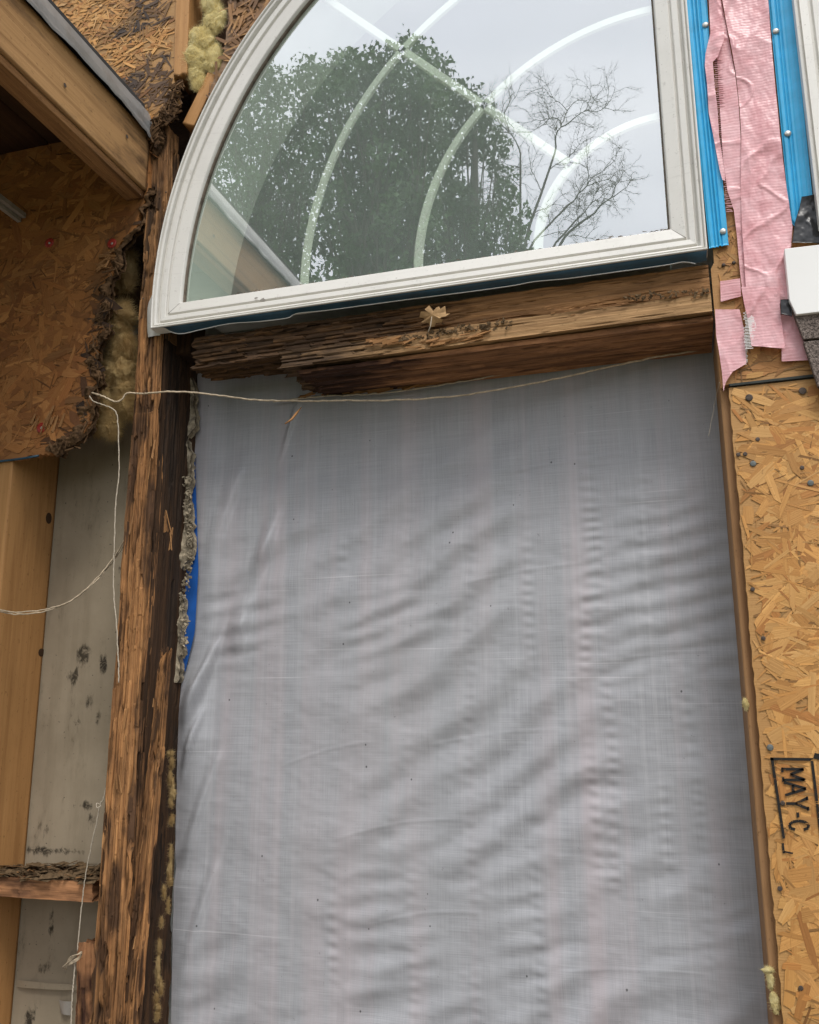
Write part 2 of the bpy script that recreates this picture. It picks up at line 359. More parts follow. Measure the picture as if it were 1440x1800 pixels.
def ribbon(name, left, right, Y, mat, parent=None, nu=20, nv=80, disp=None, Yfun=None, byy=True, thick=0.0, solid=False):
    """sheet spanned between two edges given as photo pixels, lying at depth Y, displaced by disp(x, z, s, t)"""
    if byy:
        ys = np.linspace(0, 1, nv); l = np.array(left, float); r = np.array(right, float)
        ly = l[0, 1]+(l[-1, 1]-l[0, 1])*ys; ry = r[0, 1]+(r[-1, 1]-r[0, 1])*ys
        l = np.stack([np.interp(ly, l[:, 1], l[:, 0]), ly], 1); r = np.stack([np.interp(ry, r[:, 1], r[:, 0]), ry], 1)
    else: l, r = lerpoly(left, nv), lerpoly(right, nv)
    V = np.zeros((nv, nu, 3)); ss = np.linspace(0, 1, nu)
    for i in range(nv):
        a, b = P(*l[i], Y), P(*r[i], Y)
        V[i] = a+(b-a)*ss[:, None]
    s2, t2 = np.meshgrid(ss, np.linspace(0, 1, nv))
    if disp is not None: V[:, :, 1] += disp(V[:, :, 0], V[:, :, 2], s2, t2)
    uv = np.stack([V[:, :, 0], V[:, :, 2]], 2).reshape(-1, 2)
    vs = V.reshape(-1, 3); fs = grid(nu, nv)
    if thick:
        n = len(vs); vb = vs.copy(); vb[:, 1] += thick
        rim = [j for j in range(nu)]+[i*nu+nu-1 for i in range(1, nv)]+[(nv-1)*nu+j for j in range(nu-2, -1, -1)]+[i*nu for i in range(nv-2, 0, -1)]
        fs = fs+[tuple(q+n for q in f[::-1]) for f in fs]+[(rim[k], rim[(k+1) % len(rim)], rim[(k+1) % len(rim)]+n, rim[k]+n) for k in range(len(rim))]
        vs = np.vstack([vs, vb]); uv = np.vstack([uv, uv])
    return mesh(name, vs, fs, mat, parent, True, uv)

def inpoly(x, z, poly):
    n = len(poly); c = False; j = n-1
    for i in range(n):
        if (poly[i][1] > z) != (poly[j][1] > z) and x < (poly[j][0]-poly[i][0])*(z-poly[i][1])/(poly[j][1]-poly[i][1])+poly[i][0]: c = not c
        j = i
    return c
def slab(mb, poly, y0, y1, col=(1, 1, 1), mi=0):   # prism of plane outline (x, z)
    n = len(poly); ar = sum(poly[i][0]*poly[(i+1) % n][1]-poly[(i+1) % n][0]*poly[i][1] for i in range(n))
    if ar < 0: poly = poly[::-1]
    vs = [(x, y0, z) for x, z in poly]+[(x, y1, z) for x, z in poly]
    fs = [list(range(n)), list(range(2*n-1, n-1, -1))]+[(i, n+i, n+(i+1) % n, (i+1) % n) for i in range(n)]
    mb.add(vs, fs, col, [(v[0], v[2]) for v in vs], mi)
def jag(poly, amp, step, keep=()):       # roughen an outline
    out = []
    for i in range(len(poly)):
        a, b = np.array(poly[i], float), np.array(poly[(i+1) % len(poly)], float); d = np.linalg.norm(b-a); k = max(1, int(d/step))
        if i in keep: out.append(tuple(a)); continue
        nrm = np.array([-(b-a)[1], (b-a)[0]])/max(d, 1e-6)
        for q in range(k): out.append(tuple(a+(b-a)*q/k+nrm*random.uniform(-amp, amp)*(1 if q else .4)))
    return out
def PX(pts, Y=0.0):
    r = []
    for p in pts: q = P(p[0], p[1], Y); r.append((q[0], q[2]))
    return r
PALB = [(.66, .36, .12), (.70, .41, .15), (.48, .23, .07), (.60, .33, .115), (.56, .30, .10), (.62, .36, .135), (.52, .27, .085), (.58, .32, .115), (.66, .40, .16), (.45, .21, .065), (.60, .34, .12)]
def flakes(mb, poly, y, n, pal=PALB, mold=None, moldc=(.03, .02, .015), lift=.0008, Lr=(.02, .095), Wr=(.004, .019), bias=.5, mi=0, tilt=.006, edgeok=.0):
    xs = [p[0] for p in poly]; zs = [p[1] for p in poly]
    k = 0; tries = 0
    while k < n and tries < n*6:
        tries += 1
        x = random.uniform(min(xs), max(xs)); z = random.uniform(min(zs), max(zs))
        if not inpoly(x, z, poly): continue
        sl_ = random.random() < .45
        Ln = random.uniform(*Lr)*(random.uniform(.4, 1) if sl_ else 1); Wd = random.uniform(.0012, .004) if sl_ else random.uniform(*Wr)
        a = random.gauss(0, .55) if random.random() < bias else random.uniform(-math.pi/2, math.pi/2)
        if random.random() < .12: a += random.choice((-1, 1))*.9
        ca, sa = math.cos(a), math.sin(a)
        t1, t2 = random.uniform(.0, .18)*Ln, random.uniform(.0, .18)*Ln
        loc = [(-Ln/2, -Wd/2*random.uniform(.5, 1)), (-Ln/6, -Wd/2), (Ln/5, -Wd/2*random.uniform(.8, 1.1)), (Ln/2-t1, -Wd/2*random.uniform(.6, 1)), (Ln/2, Wd/2*random.uniform(.1, .9)), (Ln/5, Wd/2), (-Ln/4, Wd/2*random.uniform(.8, 1.1)), (-Ln/2+t2, Wd/2*random.uniform(.6, 1))]
        y0 = -random.random()*lift-.0003; ta, tb = random.gauss(0, tilt), random.gauss(0, tilt*2.2)
        vs = []; ok = True
        for u, v in loc:
            X, Z = x+u*ca-v*sa, z+u*sa+v*ca
            if not inpoly(X, Z, poly): ok = False; break
            vs.append((X, y+y0+np.clip(u*ta+v*tb, -.0006, .0006)-.0005, Z))
        if not ok:
            if random.random() > edgeok: continue
            vs = [(x+u*ca-v*sa, y+y0+u*ta+v*tb, z+u*sa+v*ca) for u, v in loc]
        c = np.array(random.choice(pal))*random.uniform(.80, 1.12)*np.array((1, .94, .82))
        if sl_ and random.random() < .25: c = c*.5  # some slivers darkened as the shaded gaps between strands
        if mold is not None:
            mm = mold(x, z)
            if mm > 0: c = c*(1-mm)+np.array(moldc)*random.uniform(.6, 1.6)*mm
        ou, ov = random.uniform(0, 50), random.uniform(0, 50)
        # thin rim below so that each strand reads as a chip of wood
        nv_ = len(vs); low = [(q[0], q[1]+.0002, q[2]) for q in vs]
        mb.add(vs+low, [list(range(nv_))]+[(i, nv_+i, nv_+(i+1) % nv_, (i+1) % nv_) for i in range(nv_)], tuple(c*random.choice((1, 1, .93))), [(ou+u, ov+v) for u, v in loc]*2, mi)
        k += 1

def beam8(name, q0, q1, mat, parent=None, amp=.002, res=(.004, .0025), blocky=0.0, rot=None, endj=(0, 0), cracks=0.0, seed=0, colw=(.004, .011), segl=(.02, .14), keepback=True):
    """timber between two end quads (each four corners, in order), grain along its length, surface worn away inwards"""
    q0, q1 = np.array(q0, float), np.array(q1, float); rs = np.random.default_rng(seed+5)
    Ln = np.linalg.norm((q1-q0).mean(0)); nl = max(6, int(Ln/res[0]))
    per = []; pv = []; acc = 0
    for k in range(4):
        d = np.linalg.norm(q0[(k+1) % 4]-q0[k]); d2 = np.linalg.norm(q1[(k+1) % 4]-q1[k]); d = max(d, d2); n = max(3, int(d/res[1]))
        for i in range(n): per.append((k, i/n)); pv.append(acc+d*i/n)
        acc += d
    npf = len(per); pv = np.array(pv)
    def ring(q): return np.array([q[k]+(q[(k+1) % 4]-q[k])*s for k, s in per])
    r0, r1 = ring(q0), ring(q1); u = np.linspace(0, 1, nl)
    V = r0[None]+(r1-r0)[None]*u[:, None, None]
    c = V.mean(1, keepdims=True)
    nrm = np.zeros((npf, 3)); ax = (q1-q0).mean(0); ax /= np.linalg.norm(ax)
    for j, (k, s) in enumerate(per):
        e = (q0[(k+1) % 4]-q0[k])+(q1[(k+1) % 4]-q1[k]); nn = np.cross(ax, e); nn /= np.linalg.norm(nn)
        if nn@((r0[j]+r1[j])/2-(q0.mean(0)+q1.mean(0))/2) < 0: nn = -nn
        nrm[j] = nn
        if s == 0:
            e = (q0[k]-q0[k-1])+(q1[k]-q1[k-1]); n2 = np.cross(ax, e); n2 /= np.linalg.norm(n2)
            if n2@((r0[j]+r1[j])/2-(q0.mean(0)+q1.mean(0))/2) < 0: n2 = -n2
            nrm[j] = (nn+n2)/1.6
    U, PVg = np.meshgrid(u*Ln, pv, indexing='ij')
    so_ = seed*13.7
    h = amp*(.6*fbm(U*9, PVg*70, so_, 4)+.4*fbm(U*40, PVg*160, so_+3, 3)-.35)
    w_ = np.ones_like(U)
    if rot is not None: w_ = rot(U/Ln, PVg/acc)
    TI = np.zeros_like(U)
    if blocky:
        cb = [0.0]
        while cb[-1] < acc: cb.append(cb[-1]+rs.uniform(*colw))
        warp = PVg+.0035*fbm(U*7, PVg*3, so_+9, 3)
        ci = np.clip(np.searchsorted(cb, warp)-1, 0, len(cb)-2); H = np.zeros_like(U)
        nearb = np.minimum(np.abs(warp-np.array(cb)[ci]), np.abs(np.array(cb)[ci+1]-warp))
        for q in range(len(cb)-1):
            sb = [0.0]; 
            while sb[-1] < Ln: sb.append(sb[-1]+rs.uniform(*segl)*rs.choice([.3, 1, 1]))
            hh = rs.uniform(0, 1, len(sb))**1.6; msk = ci == q
            si = np.clip(np.searchsorted(sb, U[msk]+.004*vn(U[msk]*50, PVg[msk]*300))-1, 0, len(sb)-1); H[msk] = hh[si]; TI[msk] = rs.uniform(-.42, .30, len(sb))[si]
        h = h-blocky*H*w_-.5*blocky*w_*(nearb < .0008); TI = TI*np.clip(.25+w_, 0, 1)-.40*(nearb < .0010)*np.clip(w_*2, 0, 1)
    if cracks:
        cr = np.abs(fbm(U*3, PVg*55, so_+21, 3)); h = h-cracks*(1-sm(cr, 0, .05)); TI = TI-.75*(1-sm(cr, .01, .05))*(.35+.65*np.clip(w_, 0, 1)) if blocky else TI
        if blocky: cc = np.abs(fbm(U*38, PVg*24, so_+31, 3)); TI = TI-.45*(1-sm(cc, 0, .035))*np.clip(w_, 0, 1)*(fbm(U*10, PVg*20, so_+40, 2) > 0)
    V = V+nrm[None]*h[:, :, None]
    if endj[0]: V -= ax[None, None]*(-(endj[0]*(fbm(PVg*120, PVg*33, so_+2, 3)*.5+.5)*(1-sm(U, 0, max(endj[0]*2.5, .02)))))[:, :, None]
    if endj[1]: V -= ax[None, None]*(endj[1]*(fbm(PVg*120, PVg*33, so_+4, 3)*.5+.5)*sm(U, Ln-max(endj[1]*2.5, .02), Ln))[:, :, None]
    vs = V.reshape(-1, 3); fs = [(i*npf+j, i*npf+(j+1) % npf, (i+1)*npf+(j+1) % npf, (i+1)*npf+j) for i in range(nl-1) for j in range(npf)]
    b = len(vs); vs = np.vstack([vs, V[0].mean(0)+ax*endj[0]*.6, V[-1].mean(0)-ax*endj[1]*.6])
    fs += [(b, (j+1) % npf, j) for j in range(npf)]+[(b+1, (nl-1)*npf+j, (nl-1)*npf+(j+1) % npf) for j in range(npf)]
    uv = np.stack([U+seed*3.3, PVg], 2).reshape(-1, 2); uv = np.vstack([uv, [[0, 0], [Ln, 0]]])
    deep = np.clip(-h/(max(amp, blocky, .001)), 0, 1)*.35
    ra = (w_*.62*(rot is not None)+deep*(blocky > 0)).reshape(-1) if True else 0
    ra = np.r_[np.broadcast_to(ra, (nl*npf,)), .5, .5]
    return mesh(name, vs, fs, mat, parent, False if blocky else True, uv, None, ra, None, np.r_[TI.reshape(-1), -.3, -.3])
def vquad(xl, xr, yf, yb, z): return [(xl, yf, z), (xr, yf, z), (xr, yb, z), (xl, yb, z)]
def hquad(x, zt, zb, yf, yb): return [(x, yf, zt), (x, yf, zb), (x, yb, zb), (x, yb, zt)]

def disc(mb, c, r, h, seg=14, dome=.4, mi=0):
    x, y, z = c; vs = []; 
    for rr, yy in ((r, 0), (r, -h*.5), (r*.8, -h), (r*.3, -h*(1+dome))):
        vs += [(x+rr*math.cos(2*math.pi*k/seg), y+yy, z+rr*math.sin(2*math.pi*k/seg)) for k in range(seg)]
    fs = [(i*seg+k, i*seg+(k+1) % seg, (i+1)*seg+(k+1) % seg, (i+1)*seg+k) for i in range(3) for k in range(seg)]+[tuple(3*seg+k for k in range(seg))]
    mb.add(vs, fs, (1, 1, 1), None, mi)
def nailhead(px, py, Y, parent, mat='nail', r=.0052, h=.0016):
    b = MB(); p = P(px, py, Y); disc(b, p, r, h); return b.build('nail_head', mat, parent, True)

def fluff(name, pts, Y, mat, parent=None, fibres=500, flen=.02, seed=0):
    """matted glass wool: torn overlapping wads at pixel centres (x, y, rx, ry, depth) with loose fibres all over"""
    rs = random.Random(seed); b = MB()
    for (px, py, rx, ry, dy) in pts:
      for w_ in range(3):
        c = P(px+rs.uniform(-.5, .5)*rx, py+rs.uniform(-.5, .5)*ry, Y); sx, sz = rx*.00085*rs.uniform(.5, .95), ry*.00085*rs.uniform(.5, .95); nu, nv = 48, 34
        PH, TH = np.meshgrid(np.linspace(0, math.pi, nv), np.linspace(0, 2*math.pi, nu, endpoint=False), indexing='ij')
        D = np.stack([np.sin(PH)*np.cos(TH), np.sin(PH)*np.sin(TH), np.cos(PH)], 2); off = seed*3.1+px*.7+w_*9
        k = 1+.55*fbm(D[:, :, 0]*1.6+off, D[:, :, 1]*1.6, D[:, :, 2]*1.6, 3)+.30*np.abs(fbm(D[:, :, 0]*6+off, D[:, :, 1]*6+py, D[:, :, 2]*3, 4))+.10*fbm(D[:, :, 0]*22, D[:, :, 1]*22+off, D[:, :, 2]*14, 3)
        V = np.array(c)+D*k[:, :, None]*np.array([sx, dy*.6, sz])
        b.add(V.reshape(-1, 3), [(i*nu+j, i*nu+(j+1) % nu, (i+1)*nu+(j+1) % nu, (i+1)*nu+j) for i in range(nv-1) for j in range(nu)])
        flow = rs.uniform(0, math.pi)
        for q in range(fibres):
            i, j = rs.randrange(nv), rs.randrange(nu); o = Vector(V[i, j]); d = Vector(D[i, j]); d.y = -abs(d.y)
            an = rs.gauss(flow, .7); t = (Vector((math.cos(an), rs.gauss(0, .25), math.sin(an)))+d*rs.uniform(-.1, .5)).normalized()
            t2 = (t+d*rs.uniform(-.3, .6)+Vector((rs.gauss(0, .5), rs.gauss(0, .2), rs.gauss(-.1, .5)))).normalized(); ln = flen*rs.uniform(.25, 1.1)*rs.choice((.6, 1)); o = o-t*ln*.4; wd = Vector((math.sin(an), 0, -math.cos(an)))*.00016
            p0, p1, p2 = o, o+t*ln*.5, o+t*ln*.5+t2*ln*.5
            b.add([p0-wd, p0+wd, p1+wd, p1-wd, p2], [(0, 1, 2, 3), (3, 2, 4)])
    return b.build(name, mat, parent, True)

def chips(mb, pts, n, size=(.004, .03), spread=.004, y=0, yo=(-.004, 0), axis=None, mi=0, seed=0, wr=(.08, .3), aj=.10):
    """splinters and crumbs scattered along a pixel polyline"""
    rs = random.Random(seed); pp = lerpoly(pts, 200)
    for q in range(n):
        a = pp[rs.randrange(200)]; c = P(a[0], a[1], y)+np.array([rs.gauss(0, spread), rs.uniform(*yo), rs.gauss(0, spread)])
        L_ = rs.uniform(*size); W_ = L_*rs.uniform(*wr); an = rs.gauss(axis, aj) if axis is not None else rs.uniform(0, math.pi)
        d = Vector((math.cos(an), rs.gauss(0, .12), math.sin(an))).normalized(); e = d.cross(Vector((rs.gauss(0, .5), 1, rs.gauss(0, .5)))).normalized(); f = d.cross(e)
        C = Vector(c); vs = []
        for (i, j, k) in ((-1, -1, -1), (1, -.6, -1), (1, .5, -1), (-1, 1, -1), (-1, -1, 1), (1, -.6, 1), (1, .5, 1), (-1, 1, 1)):
            vs.append(C+d*i*L_/2*rs.uniform(.8, 1.1)+e*j*W_/2+f*k*W_*.18)
        o_ = rs.uniform(0, 9)
        mb.add(vs, [(0, 3, 2, 1), (4, 5, 6, 7), (0, 1, 5, 4), (1, 2, 6, 5), (2, 3, 7, 6), (3, 0, 4, 7)], (1, 1, 1), [(o_+k*.01, o_+(k % 3)*.004) for k in range(8)], mi)
def rough(pts, a, n):
    q = lerpoly(pts, n); q[:, 0] += a*fbm(q[:, 1]*.09, 3.3, a, 3)*1.8; return [tuple(p) for p in q]
# ================================================================== setting
g = MB(); g.add([(-150, -250, 0), (150, -250, 0), (150, 150, 0), (-150, 150, 0)], [(0, 1, 2, 3)]); o = g.build('ground', 'ground'); tag(o, kind='structure')
g = MB(); g.add([(-5, -4.5, .004), (5, -4.5, .004), (5, .6, .004), (-5, .6, .004)], [(0, 1, 2, 3)]); o = g.build('bounce_patio', 'bounce_concrete'); tag(o, kind='structure')  # unseen patio added to bounce light up under the header

# ------------------------------------------------------------------ right: strand board panel with stencil
XJ = .086
def rot_panel(): pass
T = thing('strand_board_panel', P(1400, 1300), 'golden oriented strand board panel right of the wrapped opening, with a black stencil', 'sheathing panel')
TR = PX([(1280, 682), (1445, 658)]); zb = 1.02; XR = .62
poly = [(XJ, TR[0][1]), (XR, TR[0][1]+.004), (XR, zb), (XJ+.001, zb)]
polyj = [(XJ, TR[0][1])]+[(XR, TR[0][1]+.004), (XR, zb)]+[(XJ+random.uniform(-.0012, .0012), z) for z in np.linspace(zb, TR[0][1]-.004, 90)]
b = MB(); slab(b, polyj, 0, .011, (.50, .28, .10)); vis = [(XJ, TR[0][1]), (.34, TR[0][1]+.003), (.34, zb), (XJ, zb)]
flakes(b, vis, 0, 2600)
b.build('board', 'osb', T)
for (x, y) in ((1317, 699), (1411, 687)): nailhead(x, y, -.002, T, 'nailrust', .0055, .0005)
for (x, y) in ((1324, 815), (1425, 849), (1354, 1314)): nailhead(x, y, -.002, T, 'nailgrey', .0045, .0006)
for (x, y) in ((1410, 822), (1408, 1737), (1323, 1036), (1342, 1122), (1371, 1562), (1298, 799), (1310, 798), (1332, 772), (1376, 1412)): nailhead(x, y, -.002, T, 'nailrust', .0032, .0004)
# stencil: letters drawn reading downwards, their tops to the right
b = MB(); ys = -.0032
def bar(a, c, wd):
    a, c = np.array(a, float), np.array(c, float); d = (c-a)/np.linalg.norm(c-a); e = np.array([-d[1], d[0]])*wd/2
    pts = [a-e-d*0, a+e, c+e, c-e]; b.add([(P(*p, ys)) for p in pts], [(0, 1, 2, 3)])
# frame
bar((1354, 1334), (1428, 1335), 5); bar((1357, 1332), (1378, 1474), 5); bar((1427, 1333), (1446, 1490), 5); bar((1376, 1482), (1378, 1500), 4); bar((1378, 1497), (1394, 1500), 3); bar((1431, 1328), (1450, 1333), 10)
def glyph(strokes, ox, oy, sw, sh, th=6.5):     # glyph box 0..1 (reading dir, up); reading dir = down the wall, up = right
    for s in strokes:
        for i in range(len(s)-1):
            (a, c), (d, e) = s[i], s[i+1]
            bar((ox+c*sh+.10*a*sw, oy+a*sw), (ox+e*sh+.10*d*sw, oy+d*sw), th)
glyph([[(0, 0), (0, 1)], [(0, 1), (.5, .35), (1, 1)], [(1, 1), (1, 0)]], 1375, 1352, 19, 38, 5)
glyph([[(-.16, 0), (.3, 0)], [(.75, 0), (1.16, 0)]], 1375, 1352, 19, 38, 4)
glyph([[(0, 0), (.5, 1), (1, 0)], [(.22, .4), (.78, .4)]], 1378, 1375, 23, 38, 5)
glyph([[(0, 1), (.5, .45), (1, 1)], [(.5, .45), (.5, 0)]], 1381, 1403, 19, 38, 5)
glyph([[(-.16, 1), (.2, 1)], [(.8, 1), (1.16, 1)]], 1381, 1403, 19, 38, 4)
glyph([[(0, .45), (1, .45)]], 1386, 1428, 9, 36, 5)
glyph([[(.95, .72), (.8, .95), (.4, 1), (.1, .8), (0, .5), (.1, .2), (.4, 0), (.8, .05), (.95, .28)]], 1387, 1443, 16, 34, 5)
b.build('stencil_print', 'ink', T)
tag(T.children[0], 'golden strand board')

# upper strip of sheathing, behind the pink tape
T = thing('sheathing_strip', P(1330, 600), 'upper strand board strip behind the pink tape, ending at a dark horizontal seam', 'sheathing panel')
zl = P(1280, 679)[2]+.003
poly = [(.088, 2.95), (.62, 2.95), (.62, zl+.004), (XJ-.002, zl), (.0745, 2.00), (.0745, 2.20), (.080, 2.21)]
b = MB(); slab(b, poly, .0008, .011, (.46, .25, .09))
flakes(b, [(.082, 2.72), (.33, 2.72), (.33, zl+.004), (XJ-.001, zl+.001), (.082, 2.2)], .0008, 1500, pal=[(.42, .22, .075), (.48, .26, .09), (.52, .30, .11), (.36, .18, .06), (.44, .22, .08)], lift=.0008, tilt=.006)
b.build('board', 'osb', T)
b = MB(); slab(b, [(XJ, zl-.0005), (.34, zl+.003), (.34, zl-.0015), (XJ+.002, zl-.004)], -.0035, .002); b.build('seam_membrane', 'seam', T)
nailhead(1272, 466, -.001, T, 'nailrust', .003); nailhead(1290, 462, -.001, T, 'nailrust', .003)
for k in T.children[2:]: pass

# right jamb
T = beam8('jamb_stud', vquad(.0735, .112, .0125, .15, 1.00), vquad(.0735, .112, .0125, .15, P(1255, 560)[2]-.01), 'wood_jamb', None, .0006, (.02, .004), seed=3)
tag(T, 'brown pine stud lining the right side of the wrapped opening', 'stud')
fl = fluff('glass_wool_tuft', [(1352, 1706, 9, 5, .006), (1357, 1722, 6, 10, .005), (1363, 1765, 7, 14, .004)], .008, 'ins', None, 60, .012, 3)
tag(fl, 'small yellow glass wool tuft caught on the right jamb near the bottom', 'insulation')
fl = fluff('glass_wool_tuft', [(1311, 1240, 5, 11, .004)], .010, 'ins', None, 50, .010, 4)
tag(fl, 'tiny pale glass wool tuft halfway down the right jamb stud', 'insulation')

# ------------------------------------------------------------------ house wrap in the opening
YW = .14
def wrapd(x, z, s, t):
    a = math.radians(33); u = x*math.cos(a)+z*math.sin(a); v = -x*math.sin(a)+z*math.cos(a)
    tt = sm(t, .08, .34); cen = np.exp(-((x+.28)/.28)**2)
    r1 = np.sin((v+.022*fbm(x*6, z*6, 1.3, 3))*2*math.pi/.074+1.8*fbm(u*4, v*8, 2.1, 2)); m1 = sm(fbm(x*5+3, z*5, 4.4, 3)+.25*cen, -.15, .5)*tt
    a2 = math.radians(12); v2 = z*math.cos(a2)-x*math.sin(a2)
    r2 = np.sin((v2+.012*fbm(x*9, z*9, 6.3, 3))*2*math.pi/.036+1.5*fbm(x*12, z*7, 3, 2)); m2 = sm(fbm(x*7.5, z*6, 8.1, 3), -.1, .4)*tt
    d = -.0042*r1*m1-.0012*r2*m2-.0050*fbm(x*5, z*7, 5.0, 2)*tt-.0017*fbm(x*15, z*26, 7.0, 3)*tt-.00022*fbm(x*60, z*110, 2.0, 2)
    for xc, amp in ((-.60, .9), (-.47, .5), (-.36, .4), (-.255, .7), (-.16, 1.0), (-.135, .8), (-.055, .6), (.0, .4)):
        d = d-.0010*amp*np.exp(-((x-xc-.014*fbm(z*4, xc*50, 0, 2))/.010)**2)*np.sin((z+.016*fbm(z*9, xc*9, 0, 2))*2*math.pi/.020)*tt*sm(fbm(z*6, xc*31, 1, 2), -.3, .4)
    for (xa, za, xb_, zb2, sg) in ((-.62, 1.30, -.36, 1.345, .02), (-.45, 1.46, -.20, 1.49, .01), (-.40, 1.73, -.13, 1.765, .012), (-.55, 1.17, -.32, 1.20, .02), (-.25, 1.12, .02, 1.135, .01), (-.72, 1.42, -.52, 1.47, .015), (-.30, 1.93, -.05, 1.95, .008), (-.12, 1.60, .05, 1.612, .005)):
        q = (x-xa)/(xb_-xa); lz = za+(zb2-za)*q+sg*np.sin(np.clip(q, 0, 1)*math.pi)*.6; d = d-.0006*np.exp(-((z-lz)/.0024)**2)*sm(q, 0, .2)*(1-sm(q, .8, 1))
    # long folds at the left edge
    d = d-.016*np.exp(-((s-.03)/.03)**2)*(.3+.7*np.exp(-((t-.52)/.07)**2))
    for (px, py, dx, dz, am) in ((470, 960, .030, .060, .013), (425, 1100, .045, .045, .014), (352, 1215, .030, .050, .020), (345, 1300, .016, .05, .012), (400, 900, .03, .07, .008), (515, 740, .010, .05, .008), (372, 1170, .02, .06, .012), (356, 1420, .02, .08, .008), (360, 1590, .02, .08, .007)):
        c = P(px, py, YW); xx = (x-c[0])-.3*(z-c[2]); ed = sm(xx, -dx, 0)*(1-sm(xx, 0, dx*.5)); d = d-am*ed*np.exp(-((z-c[2])/dz)**2)
    return d+.004*fbm(x*2, z*2, 0, 2)
T = ribbon('house_wrap', [(300, 590), (335, 640), (344, 700), (343, 800), (345, 940), (347, 1000), (344, 1090), (336, 1140), (316, 1195), (312, 1240), (310, 1400), (306, 1600), (300, 1860)],
           [(1262, 560), (1258, 640), (1290, 960), (1318, 1340), (1362, 1860)], YW, 'wrap', None, 330, 470, wrapd)
tag(T, 'wrinkled grey house wrap sheet stretched across the framed opening below the arched window', 'house wrap')

# ------------------------------------------------------------------ header timbers under the window
def hl(px, py, Y=0.0): return P(px, py, Y)
zt = P(1262, 462)[2]; 
zU = P(1262, 514)[2]; zB = P(1262, 549)[2]; xr = .071
xl = P(345, 600)[0]-.004
TH = beam8('sill_plank', [(xl-.02, .004, zt), (xl-.02, .004, zU-.016), (xl-.02, .09, zU-.01), (xl-.02, .09, zt)], hquad(xr, zt, zU+.001, 0, .14), 'wood_head', None, .004, (.0035, .002),
           blocky=.008, rot=lambda a, p: -.0+.85*(1-sm(a+.16*fbm(a*9, p*7, 3, 4), .34, .66)), endj=(.03, 0), cracks=.002, seed=21, colw=(.003, .012), segl=(.012, .12))
tag(TH, 'upper header plank directly under the arched window, dark and rotten on its left half', 'plank')
xb = P(472, 650)[0]
TB = beam8('header_plank', hquad(xb, zU-.004, zB-.006, -.004, .135), hquad(xr, zU-.0015, zB, -.007, .137), ['wood_lit'], None, .0022, (.003, .0022),
           blocky=.007, rot=lambda a, p: (1-sm(a+.12*fbm(a*9, p*5, 5, 4), .10, .36))*1.05, endj=(.045, 0), cracks=.0015, seed=34, colw=(.005, .014), segl=(.03, .2))
tag(TB, 'lower header plank over the house wrap, lit front edge and broken rotten left end', 'plank')
# shaded underside of the lower plank, added as its own redder board
TC = beam8('header_underside', hquad(xb+.03, zB-.007, zB-.018, .006, .136), hquad(xr+.001, zB-.0008, zB-.012, .004, .137), 'wood_red', None, .0022, (.004, .002),
           blocky=.004, rot=lambda a, p: .9*(1-sm(a+.15*fbm(a*9, p*5, 8, 3), .10, .45))+.25, endj=(.05, 0), cracks=.002, seed=55, colw=(.006, .018), segl=(.05, .25))
tag(TC, 'reddish brown underside of the lower header plank as a separate board, above the thin wire', 'plank')
b = MB(); chips(b, [(530, 697), (600, 692), (700, 682), (800, 668)], 30, (.01, .05), .002, .133, (-.006, .002), .12, 0, 1)
chips(b, [(650, 604), (760, 600), (860, 590)], 60, (.006, .03), .005, -.006, (-.004, .002), .1, 0, 2)
chips(b, [(960, 548), (1160, 520), (1240, 514)], 60, (.003, .012), .004, -.007, (-.003, .002), .1, 0, 3)
o = b.build('rot_splinters', 'chip', None); par(o, TB)
b = MB(); chips(b, [(700, 597), (900, 566)], 130, (.002, .008), .004, -.006, (-.003, .001), None, 0, 5, (.3, .8)); chips(b, [(1100, 524), (1250, 512)], 80, (.002, .007), .003, -.008, (-.003, .001), None, 0, 6, (.3, .8))
o = b.build('dirt_crumbs', 'debris', None); par(o, TB)
# thin pale torn edge of the wrap/lumber at the underside
b = MB(); pts = smoothpts([P(x, y, .128) for x, y in ((480, 707), (560, 697), (640, 693), (700, 688), (800, 673), (900, 655), (1010, 641))], 60)
for i, p in enumerate(pts): p[2] += random.gauss(0, .0006)
b.tube(pts, [.0009+.0009*abs(math.sin(i*.9)) for i in range(60)], 5); o = b.build('torn_fibre_edge', 'string', None); par(o, TC)

# loose splinter
b = MB(); b.tube([P(530, 716, .05), P(520, 728, .03), P(513, 737, .02), P(501, 745, .015)], [.0010, .0022, .002, .0012], 6); o = b.build('loose_splinter', 'chip', None, True)
tag(o, 'short loose splinter hanging below the broken end of the header', 'splinter')

